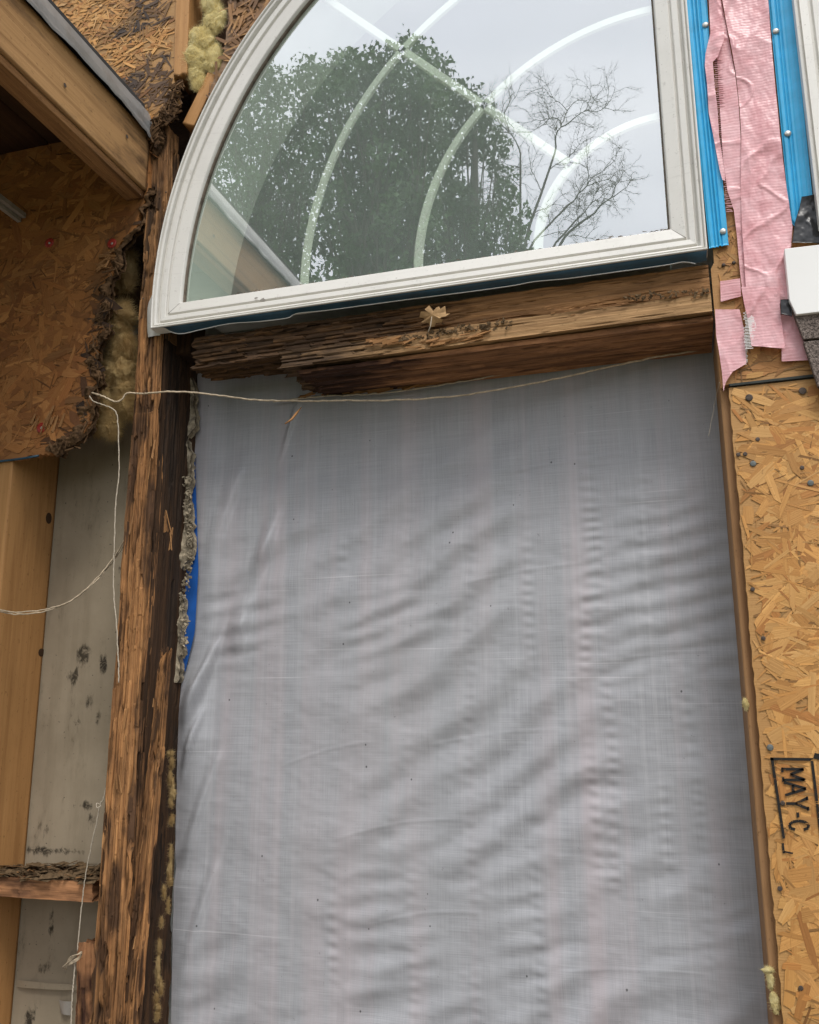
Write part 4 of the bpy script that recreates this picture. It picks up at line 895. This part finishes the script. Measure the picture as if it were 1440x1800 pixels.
b = MB(); b.tube([P(26, 380, .002), P(20, 560, .002), P(4, 740, .002)], .0022, 6); b.build('panel_joint', 'wood_dark', T)
for (x, y) in ((87, 427), (197, 428), (73, 752)):
    b = MB(); disc(b, P(x, y, -.0015), .0105, .0022, 20, .1); cap = b.build('cap_nail', 'red', T, True); o = nailhead(x, y, -.0042, None, 'nail', .0026, .001); par(o, cap)
b = MB(); b.tube([P(-60, 818, -.001), P(0, 811, -.001), P(40, 806, -.001), P(68, 801, -.001)], .0022, 6); b.build('blue_paper_edge', 'bluedark', T, True)
# hanging wool behind that edge
T = fluff('hanging_glass_wool', [(215, 480, 22, 50, .03), (205, 560, 30, 40, .035), (222, 600, 22, 44, .03), (205, 655, 32, 40, .035), (185, 705, 26, 44, .03), (220, 700, 18, 40, .03), (205, 745, 18, 22, .02), (172, 745, 14, 18, .02)], .055, 'insd', None, 1800, .05, 51)
tag(T, 'brown stained glass wool hanging out between the sheathing and the rotten stud', 'insulation')

# ------------------------------------------------------------------ beam, flashing, roof
xb0 = P(266, 238)[0]; ztb = P(266, 240)[2]; zbb = P(262, 336)[2]
ya, yb2 = -2.7, -.002  # beam and porch roof carried out beyond view to shade the left bay
def yquad(x0, x1, zt, zb, y): return [(x1, y, zt), (x1, y, zb), (x0, y, zb), (x0, y, zt)]
T = thing('roof_beam', (xb0-.02, -.3, zbb), 'yellow pine roof beam projecting from the wall at the upper left', 'beam')
beam8('beam', yquad(xb0-.038, xb0, ztb, zbb, ya), yquad(xb0-.038, xb0, ztb, zbb, yb2), 'wood_beam', T, amp=.0012, res=(.008, .005), seed=61, rot=lambda a, p: .9*sm(a+.1*fbm(a*12, p*9, 1, 3), .93, 1.02)+.55*sm(fbm(a*5, p*5, 7, 3), .25, .5))
beam8('lower_lamination', yquad(xb0-.044, xb0-.006, zbb-.001, zbb-.016, ya), yquad(xb0-.044, xb0-.006, zbb-.001, zbb-.016, yb2), 'wood_head', T, amp=.0015, res=(.008, .003), seed=62)
for (px_, py_) in ((223, 240), (114, 150)):
    t_ = (xb0+.001)/(P(px_, py_, 0)-CO)[0]; p_ = CO+(P(px_, py_, 0)-CO)*t_
    b = MB(); b.add([(p_[0]+.0008, p_[1]+.004*math.cos(a), p_[2]+.004*math.sin(a)) for a in np.linspace(0, 6.28, 10, endpoint=False)], [list(range(10))]); b.build('nail_hole', 'nailrust', T)
# flashing: profile (dx, dz) swept along y
prof = [(.010, -.006), (.012, -.001), (.006, .004), (.0035, .012), (.0035, .022), (.001, .027), (-.005, .050), (-.008, .054), (-.03, .055)]
ny = 260; vs = []; fs = []; k = len(prof)
for i in range(ny):
    y = ya+(yb2-ya)*i/(ny-1); wv = .0022*float(fbm(y*22, 0, 3, 3)); nr_ = max(0, 1+(y/.12)) if y > -.12 else 0
    for q, (dx, dz) in enumerate(prof):
        cr = .004*nr_*float(fbm(y*60, q*2.2, 7, 3)); vs.append((xb0+dx+cr+(wv if q < 2 else 0), y, ztb+dz+(wv*1.6 if q < 3 else 0)-.010*nr_*(q < 2)))
for i in range(ny-1): fs += [(i*k+q, i*k+q+1, (i+1)*k+q+1, (i+1)*k+q) for q in range(k-1)]
T = mesh('metal_flashing', vs, fs, 'metal', None, True, [(v[0], v[2]) for v in vs]); tag(T, 'dented galvanised flashing strip along the top of the roof beam', 'flashing')
T = thing('porch_roof', (-1.8, -.6, ztb+.05), 'dark porch roof and boarded soffit left of the beam', 'roof')
b = MB(); b.box((-4.2, ya-.02, ztb+.057), (xb0-.018, -.003, ztb+.075)); b.build('roof_deck', 'roof', T)
for i in range(16):
    xx = xb0-.046-.2*i
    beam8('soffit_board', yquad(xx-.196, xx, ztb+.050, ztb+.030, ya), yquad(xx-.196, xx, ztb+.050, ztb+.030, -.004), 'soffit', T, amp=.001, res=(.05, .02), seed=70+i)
for y in (-.6, -1.2, -1.8, -2.4):
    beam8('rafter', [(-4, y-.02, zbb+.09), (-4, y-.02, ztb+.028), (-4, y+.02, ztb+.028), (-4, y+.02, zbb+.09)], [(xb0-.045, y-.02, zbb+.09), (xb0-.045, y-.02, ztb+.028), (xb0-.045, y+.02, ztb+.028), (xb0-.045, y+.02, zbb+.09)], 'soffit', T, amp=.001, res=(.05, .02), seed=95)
beam8('shade_rail', [(-4.2, ya-.03, ztb+.05), (-4.2, ya-.03, zbb-.02), (-4.2, ya, zbb-.02), (-4.2, ya, ztb+.05)], [(xb0-.001, ya-.03, ztb+.05), (xb0-.001, ya-.03, zbb-.02), (xb0-.001, ya, zbb-.02), (xb0-.001, ya, ztb+.05)], 'wood_beam', T, amp=.001, res=(.05, .02), seed=96)  # unseen front rail added to keep daylight off the left bay
b = MB(); p = P(48, 388, -.004)
for dx in (0, .011): b.box((p[0]-.024+dx, -2.6, p[2]+dx*.7), (p[0]-.024+dx+.009, -.004, p[2]+.010+dx*.7))
o = b.build('metal_channel', 'metaldull'); tag(o, 'thin dull metal channel under the porch soffit at the left border', 'channel')
# unseen porch post added outside view, with the rail that keeps daylight out
T = beam8('added_porch_post', vquad(-3.0, -2.9, -2.80, -2.70, 0), vquad(-3.0, -2.9, -2.80, -2.70, zbb-.02), 'wood_beam', None, amp=.001, res=(.05, .02), seed=98); tag(T, 'unseen wooden porch post added outside the left of the picture', 'post')

# ------------------------------------------------------------------ upper left sheathing
def mold2(x, z):
    px = fbm(x*9+z*3, z*16, 3, 4); c = P(262, 170); k = math.exp(-(((x-c[0])/.16)**2+((z-c[1+1])/.10)**2)); c2 = P(255, 15); k2 = math.exp(-(((x-c2[0])/.05)**2+((z-c2[2])/.05)**2)); k3 = 1 if z > P(0, -60)[2] else 0
    return float(np.clip((px-.10+.75*k+.35*k2)*2.8, 0, .96))
T = thing('mouldy_strand_board', P(200, 60), 'black stained strand board above the roof beam, upper left', 'sheathing panel')
x_st0, x_st1 = P(306, 60)[0], P(331, 60)[0]
pl = PX([(-160, -260), (309, -260), (309, 60), (306, 140), (314, 180), (296, 210), (272, 205), (262, 250), (-160, -40)])
b = MB(); slab(b, jag(pl, .0015, .01, keep=(0, 7, 8)), 0, .011, (.42, .24, .09))
flakes(b, pl, 0, 5200, pal=PALB+[(.66, .43, .2)], mold=mold2, moldc=(.03, .022, .018), lift=.0014, Lr=(.008, .05), Wr=(.002, .008), bias=.8, tilt=.02, edgeok=.1)
b.build('board', 'osb', T)
T = thing('flaking_strand_board', P(430, 40), 'grey brown flaking strand board between yellow wool and the arched frame', 'sheathing panel')
pl = PX([(398, -260), (640, -260), (520, -40), (470, 30), (430, 90), (392, 150), (366, 200), (352, 230), (372, 150), (392, 110), (402, 40)], .004)
b = MB(); slab(b, jag(pl, .002, .008), .002, .012, (.25, .16, .09))
flakes(b, pl, .002, 1200, pal=[(.36, .21, .10), (.27, .16, .085), (.20, .125, .075), (.45, .27, .12), (.16, .10, .065)], mold=lambda x, z: float(np.clip((fbm(x*14, z*22, 8, 3)-.05)*2.2, 0, .85)), lift=.005, Lr=(.012, .06), Wr=(.003, .010), tilt=.12, edgeok=.4)
b.build('board', 'osb', T)
T = beam8('batten', vquad(P(306, 140)[0], P(329, 140)[0], -.003, .06, P(318, 137)[2]), vquad(P(312, -120)[0], P(337, -120)[0], -.003, .06, P(318, -160)[2]), 'wood_clean', None, amp=.0012, res=(.006, .003), seed=81, endj=(.012, 0)); tag(T, 'orange pine batten beside the yellow wool at the top', 'batten')
p1, p2 = P(333, 218, .01), P(378, 128, .01)
q0 = [(p1[0]-.012, .004, p1[2]), (p1[0]+.014, .004, p1[2]-.012), (p1[0]+.014, .05, p1[2]-.012), (p1[0]-.012, .05, p1[2])]
q1 = [(p2[0]-.014, .004, p2[2]), (p2[0]+.012, .004, p2[2]-.008), (p2[0]+.012, .05, p2[2]-.008), (p2[0]-.014, .05, p2[2])]
T = beam8('wedge_block', q0, q1, 'wood_clean', None, amp=.0012, res=(.004, .003), seed=83); tag(T, 'slanted pale wood wedge touching the arched window frame', 'block')
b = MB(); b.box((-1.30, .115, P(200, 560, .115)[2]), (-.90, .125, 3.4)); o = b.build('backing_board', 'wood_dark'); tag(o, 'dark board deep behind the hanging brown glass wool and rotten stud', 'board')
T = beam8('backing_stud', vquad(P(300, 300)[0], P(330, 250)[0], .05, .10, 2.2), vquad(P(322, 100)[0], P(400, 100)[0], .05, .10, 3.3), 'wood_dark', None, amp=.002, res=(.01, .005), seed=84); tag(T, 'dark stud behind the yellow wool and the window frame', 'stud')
T = fluff('yellow_glass_wool', [(362, -30, 34, 50, .014), (368, 20, 34, 44, .016), (362, 60, 30, 40, .016), (347, 95, 30, 28, .018), (370, 85, 22, 40, .013), (344, 122, 20, 22, .012), (350, 146, 13, 16, .008)], .006, 'ins', None, 2200, .026, 61)
tag(T, 'fluffy bright yellow glass wool beside the batten at the top', 'insulation')
T = fluff('rotten_wood_clump', [(288, 212, 20, 16, .016), (285, 243, 16, 18, .014), (300, 200, 14, 14, .012), (276, 268, 9, 16, .01)], .004, 'rotdark', None, 350, .012, 71); tag(T, 'dark fibrous clump of rotten wood at the end of the beam flashing', 'rotten wood')
b = MB(); chips(b, [(270, 250), (278, 215), (300, 205), (312, 150)], 160, (.006, .03), .007, -.006, (-.010, .004), None, 0, 73, (.1, .3)); o = b.build('splinters', 'rotdark', None); par(o, T)

# ------------------------------------------------------------------ wires
def cable(name, pts, r, mat, label, n=80, Yd=None, jit=.0004, cat='wire'):
    b = MB(); w3 = [P(p[0], p[1], p[2] if len(p) > 2 else 0) for p in pts]; s = smoothpts(w3, n)
    for q in s[1:-1]: q += np.array([random.gauss(0, jit), 0, random.gauss(0, jit)])
    b.tube(s, r, 7); o = b.build(name, mat, None, True); return tag(o, label, cat)
cable('wire', [(160, 690, .0), (180, 696, -.012), (202, 706, -.012), (215, 702, -.012), (224, 691, -.012), (250, 692, -.012), (290, 689, -.012), (340, 690, .01), (400, 697, .03), (450, 703, .04), (520, 705, .045), (600, 704, .05), (700, 703, .06), (800, 696, .07), (900, 681, .08), (1000, 661, .09), (1080, 643, .10), (1150, 628, .11), (1210, 619, .12), (1250, 612, .13)], .0017, 'wire', 'thin wire sagging across the opening just below the header', 160)
cable('pale_cord', [(157, 696, -.004), (166, 706, -.012), (190, 715, -.014), (203, 724, -.014), (208, 750, -.012), (209, 830, -.01), (204, 880, -.01), (201, 960, -.01), (200, 1040, -.01), (205, 1100, -.01), (208, 1160, -.008), (209, 1200, -.006)], .0011, 'string', 'pale cord hanging from the ragged sheathing edge down beside the orange stud', 120)
for q, (dy, dr) in enumerate(((0, 0), (3.2, .004))):
    cable('grey_cable', [(-60, 1062+dy, -.02+dr), (0, 1072+dy, -.02+dr), (30, 1076+dy*1.2, -.018), (80, 1071+dy, -.01), (125, 1056, .005+dr), (165, 1022+dy, .02), (200, 980+dy*1.5, .04+dr), (222, 943+dy*2, .035), (230, 925+dy, .035)], .0013, 'wire', ('upper strand of the drooping twin cable at the left border', 'lower strand of the drooping twin cable at the left border')[q], 80)
T = thing('knotted_cord', P(130, 1650, .01), 'thin knotted cord running down over the blocking at lower left', 'cord')
def part_cable(name, pts, r, mat): 
    b = MB(); s = smoothpts([P(*p) for p in pts], 60)
    for q in s[1:-1]: q += np.array([random.gauss(0, .0004), 0, random.gauss(0, .0004)])
    b.tube(s, r, 7); return b.build(name, mat, T, True)
part_cable('cord', [(186, 1385, .01), (182, 1405, .01), (176, 1414, .01), (170, 1445, .012), (160, 1490, .015), (151, 1535, .018), (144, 1590, .02), (139, 1640, .02), (136, 1672, .02)], .0010, 'string')
part_cable('cord', [(132, 1690, .02), (130, 1720, .02), (127, 1755, .02), (124, 1830, .02)], .0012, 'string')
b = MB()
for k in range(3):
    s = smoothpts([P(110+3*k, 1700+2*k, .02), P(122, 1690-3*k, .012), P(136, 1678, .008-.002*k), P(144, 1673+2*k, .014), P(138, 1683+2*k, .02), P(126, 1690+2*k, .012), P(118, 1697, .02)], 40); b.tube(s, .0009, 6)
b.build('knot', 'wire', T, True)
b = MB(); s = smoothpts([P(176, 1414, .01), P(170, 1412, .006), P(171, 1420, .004), P(178, 1416, .008)], 16); b.tube(s, .0008, 6); b.build('loop', 'string', T, True)
cable('hair_thread', [(1265, 672, -.004), (1258, 700, .02), (1252, 735, .03), (1246, 768, .03)], .00035, 'string', 'single fine thread hanging at the top right corner of the opening', 30, cat='thread')

# ------------------------------------------------------------------ rest of the wall and the room behind
T = thing('house_wall', (0, .1, 0), 'strand board clad house wall around the opened part', 'wall')
def wb(lo, hi, mat='room', name='wall_panel'): b = MB(); b.box(lo, hi, (.45, .26, .1)); return b.build(name, mat, T)
wb((-4.2, .02, 0), (-1.32, .03, 3.6), 'osb', 'outer_cladding'); wb((.64, .0, 0), (4, .011, 4.6), 'osb', 'outer_cladding'); wb((-1.32, .02, 3.45), (.64, .03, 4.6), 'osb', 'outer_cladding'); wb((-1.32, .15, 0), (.64, .16, .98), 'osb', 'outer_cladding')
wb((-1.34, .03, 0), (-1.32, .2, 3.5), 'osb', 'outer_cladding')
T = thing('interior_room', (0, 2, 0), 'pale painted room seen through the arched window glass', 'room')
# inner lining with the window hole: strips around it
b = MB()
n = 60; outer = []; vs = []; 
pts = ringpts(.0, 60); k = len(pts)
cxm, czm = CX-.4, CZ+.4
for x, z in pts: vs.append((x, .162, z))
for x, z in pts:
    dx, dz = x-cxm, z-czm; s_ = min((2.6 if dx < 0 else 1.6)/max(abs(dx), 1e-6), 1.9/max(abs(dz), 1e-6)); vs.append((cxm+dx*s_, .162, czm+dz*s_))
b.add(vs, [(i, (i+1) % k, k+(i+1) % k, k+i) for i in range(k)])
b.build('inner_lining', 'room', T)
wb((-3.0, .17, 0), (-2.96, 4.5, 4.2)); wb((1.2, .16, 0), (1.24, 4.5, 4.2)); wb((-3, .16, -.02+.03), (1.2, 4.5, .04)); wb((-3, .16, 4.2), (1.24, 4.5, 4.24), name='ceiling_panel')
wb((-3, 4.5, 0), (1.24, 4.54, .4)); wb((-3, 4.5, 2.6), (1.24, 4.54, 4.24)); wb((-3, 4.5, .4), (-2.8, 4.54, 2.6)); wb((1.0, 4.5, .4), (1.24, 4.54, 2.6)); wb((-1.0, 4.5, .4), (-.8, 4.54, 2.6))  # back wall keeps two unseen openings, added to let daylight into the room

# ------------------------------------------------------------------ trees across the garden, reflected in the glass
def mir(px, py, Y): q = P(px, py, Y); return Vector((q[0], -q[1], q[2]))
def leafy(name, clumps, base, label, seed, nper=125, R=(.24, .38), lsz=(.06, .11)):
    rs = random.Random(seed); T = thing(name, base, label, 'tree'); b = MB(); l = MB(); base = Vector(base)
    cs = [(mir(x, y, Y), rs.uniform(*R)*k) for x, y, Y, k in clumps]; top = max(c.z for c, r in cs); ctr = sum((c for c, r in cs), Vector())/len(cs)
    tr = [base, base+(Vector((ctr.x, ctr.y, 0))-Vector((base.x, base.y, 0)))*.3+Vector((0, 0, top*.4)), Vector((ctr.x, ctr.y, top*.7)), Vector((ctr.x+.1, ctr.y, top-1.6))]
    tp = smoothpts(tr, 20); b.tube(tp, [.20*(1-i/21)+.02 for i in range(20)], 9)
    for c, r in cs:
        t = rs.uniform(.3, .8)*min(1, max(.35, (c.z-1)/top)); s = Vector(tp[int(t*19)]); mid = (s+c)/2+Vector((rs.gauss(0, .15), rs.gauss(0, .15), .2))
        b.tube(smoothpts([s, mid, c], 7), [.035, .03, .026, .02, .016, .012, .007], 5)
        shade = rs.uniform(.5, 1.6)
        for q in range(int(nper*(r/.33)**2)):
            d = Vector((rs.gauss(0, 1), rs.gauss(0, 1), rs.gauss(0, 1))).normalized()*r*(rs.random()**.45)*rs.uniform(.8, 1.25)
            p = c+d; sz = rs.uniform(*lsz); a = Vector((rs.gauss(0, 1), rs.gauss(0, 1), -1.2+rs.gauss(0, .6))).normalized(); s_ = a.cross(Vector((rs.gauss(0, 1), rs.gauss(0, 1), rs.gauss(0, .5)))).normalized()
            f = a.cross(s_)*sz*.15
            col = np.array((.085, .15, .06))*shade*rs.uniform(.7, 1.3)
            l.add([p, p+a*sz*.35+s_*sz*.55+f, p+a*sz*.6+s_*sz*.25, p+a*sz*1.25, p+a*sz*.6-s_*sz*.25, p+a*sz*.35-s_*sz*.55+f], [(0, 1, 2), (0, 2, 3), (0, 3, 4), (0, 4, 5)], tuple(col))
    b.build('trunk', 'bark', T, True); l.build('crown', 'leaf', T)
    return T
rs = random.Random(77)
outl = [(340, 470), (368, 330), (390, 250), (430, 180), (445, 140), (470, 118), (500, 130), (540, 112), (575, 122), (600, 92), (640, 96), (690, 88), (722, 70), (742, 84), (770, 110), (800, 150), (830, 170), (862, 195), (885, 232), (880, 262), (896, 320), (915, 370), (930, 430), (925, 480), (880, 540), (330, 600)]
pts = []; tries = 0
while tries < 9000 and len(pts) < 340:
    tries += 1; x = rs.uniform(330, 930); y = rs.uniform(65, 570)
    if inpoly(x, y, outl) and all((x-a)**2+(y-c)**2 > 21**2 for a, c in pts): pts.append((x, y))
holes = [(690, 285, 14), (612, 355, 16), (640, 330, 12), (745, 300, 16), (770, 330, 12), (845, 300, 28), (860, 350, 20), (400, 300, 16), (430, 330, 12), (700, 110, 14), (735, 130, 12), (560, 470, 14), (880, 420, 14), (410, 370, 14), (800, 400, 12), (505, 245, 8), (590, 430, 10)]
pts = [(x, y) for x, y in pts if not any((x-a)**2+(y-c)**2 < r*r for a, c, r in holes)]
A, B, Cc = [], [], []
for x, y in pts:
    k = 1.0 if x < 860 else .7
    (A if x < 560 else B if x < 760 else Cc).append((x, y, (13.5 if x < 560 else 12.2 if x < 760 else 14.0)+rs.uniform(-.8, .8), k))
def basept(x, Y): q = mir(x, 900, Y); return (q.x, q.y, 0)
leafy('leafy_tree', A, basept(480, 13.5), 'leafy green tree reflected at the left of the arched glass', 1)
leafy('leafy_tree', B, basept(680, 12.2), 'leafy green tree reflected in the middle of the arched glass', 2)
leafy('leafy_tree', Cc, basept(800, 14), 'leafy green tree reflected just left of the bare branches', 3)
def bare(name, base, tips, label, seed, Y):
    rs = random.Random(seed); T = thing(name, base, label, 'tree'); b = MB()
    def grow(p, d, ln, r, dep):
        n = 5; pts = [p]; q = p.copy(); dd = d.copy()
        for i in range(n): dd = (dd+Vector((rs.gauss(0, .2), rs.gauss(0, .2), rs.gauss(.0, .18)))).normalized(); q = q+dd*ln/n; pts.append(q.copy())
        b.tube(pts, [r*(1-.42*i/n) for i in range(n+1)], 4 if dep > 2 else 6, cap=False)
        if dep >= 7 or r < .0026: return
        for k in range(rs.choice((2, 3))):
            ax = Vector((rs.gauss(0, .4), rs.choice((-1, 1)), rs.gauss(0, .4))).normalized(); nd = (Matrix.Rotation(rs.uniform(.2, .8), 3, ax)@dd).normalized(); grow(pts[-1], nd, ln*rs.uniform(.66, .88), r*.66*rs.uniform(.85, 1.1), dep+1)
        for k in range(3):
            ax = Vector((rs.gauss(0, .5), rs.choice((-1, 1)), rs.gauss(0, .5))).normalized(); j = rs.choice((1, 2, 3, 4)); nd = (Matrix.Rotation(rs.uniform(.5, 1.2), 3, ax)@dd).normalized(); grow(pts[j], nd, ln*.5, r*.42, dep+2)
    base = Vector(base); crotch = mir(tips[0][0], tips[0][1], Y)
    b.tube(smoothpts([base, (base+crotch)/2+Vector((.2, .1, 0)), crotch], 12), [.07-.003*i for i in range(12)], 9)
    for (x0, y0, x, y, ln, r) in tips[1:]:
        s0 = mir(x0, y0, Y); d = mir(x, y, Y)-s0; b.tube(smoothpts([crotch, s0, s0+d*.5+Vector((rs.gauss(0, .06), 0, .04)), s0+d], 10), [r*1.7-.07*r*i for i in range(10)], 7); grow(s0+d, d.normalized(), ln, r, 1)
        for f in (.3, .55, .8):
            ax = Vector((0, rs.choice((-1, 1)), 0)); grow(s0+d*f, (Matrix.Rotation(rs.uniform(.5, 1.0), 3, ax)@d.normalized()).normalized(), ln*.7, r*.5, 2)
    b.build('branches', 'bark', T, True); return T
bare('bare_tree', basept(930, 15), [(918, 520), (905, 430, 872, 300, .62, .018), (915, 400, 915, 270, .52, .018), (925, 420, 975, 270, .66, .020), (930, 440, 1000, 360, .5, .016), (905, 430, 880, 370, .5, .015)], 'bare branched tree reflected right of the leafy crowns', 5, 15)
bare('bare_tree', basept(1000, 16), [(950, 520), (985, 430, 1045, 375, .46, .020), (970, 440, 1010, 390, .42, .016)], 'smaller bare tree reflected nearest the right side of the glass', 9, 16)

# loose debris nobody could count
for o in S.objects:
    k = o.name.split('.')[0]
    if k in ('rot_splinters', 'dirt_crumbs', 'plaster_crumbs', 'rot_debris', 'rotten_strands', 'lifted_strands', 'splinters', 'frayed_threads', 'frayed_mesh'): o['kind'] = 'stuff'
    if k == 'pink_tape_patch': o['group'] = 'pink tape patches'
    if k == 'rotten_stud': o['group'] = 'rotten orange studs'
    if k == 'shingle': o['group'] = 'asphalt shingles'
    if k == 'grey_cable': o['group'] = 'drooping cable strands'
    if k == 'leafy_tree': o['group'] = 'leafy trees across the garden'
    if k == 'bare_tree': o['group'] = 'bare trees across the garden'
    if k == 'glass_wool_tuft': o['group'] = 'glass wool tufts on the jamb'
    if k == 'black_tape': o['group'] = 'black tape pieces'
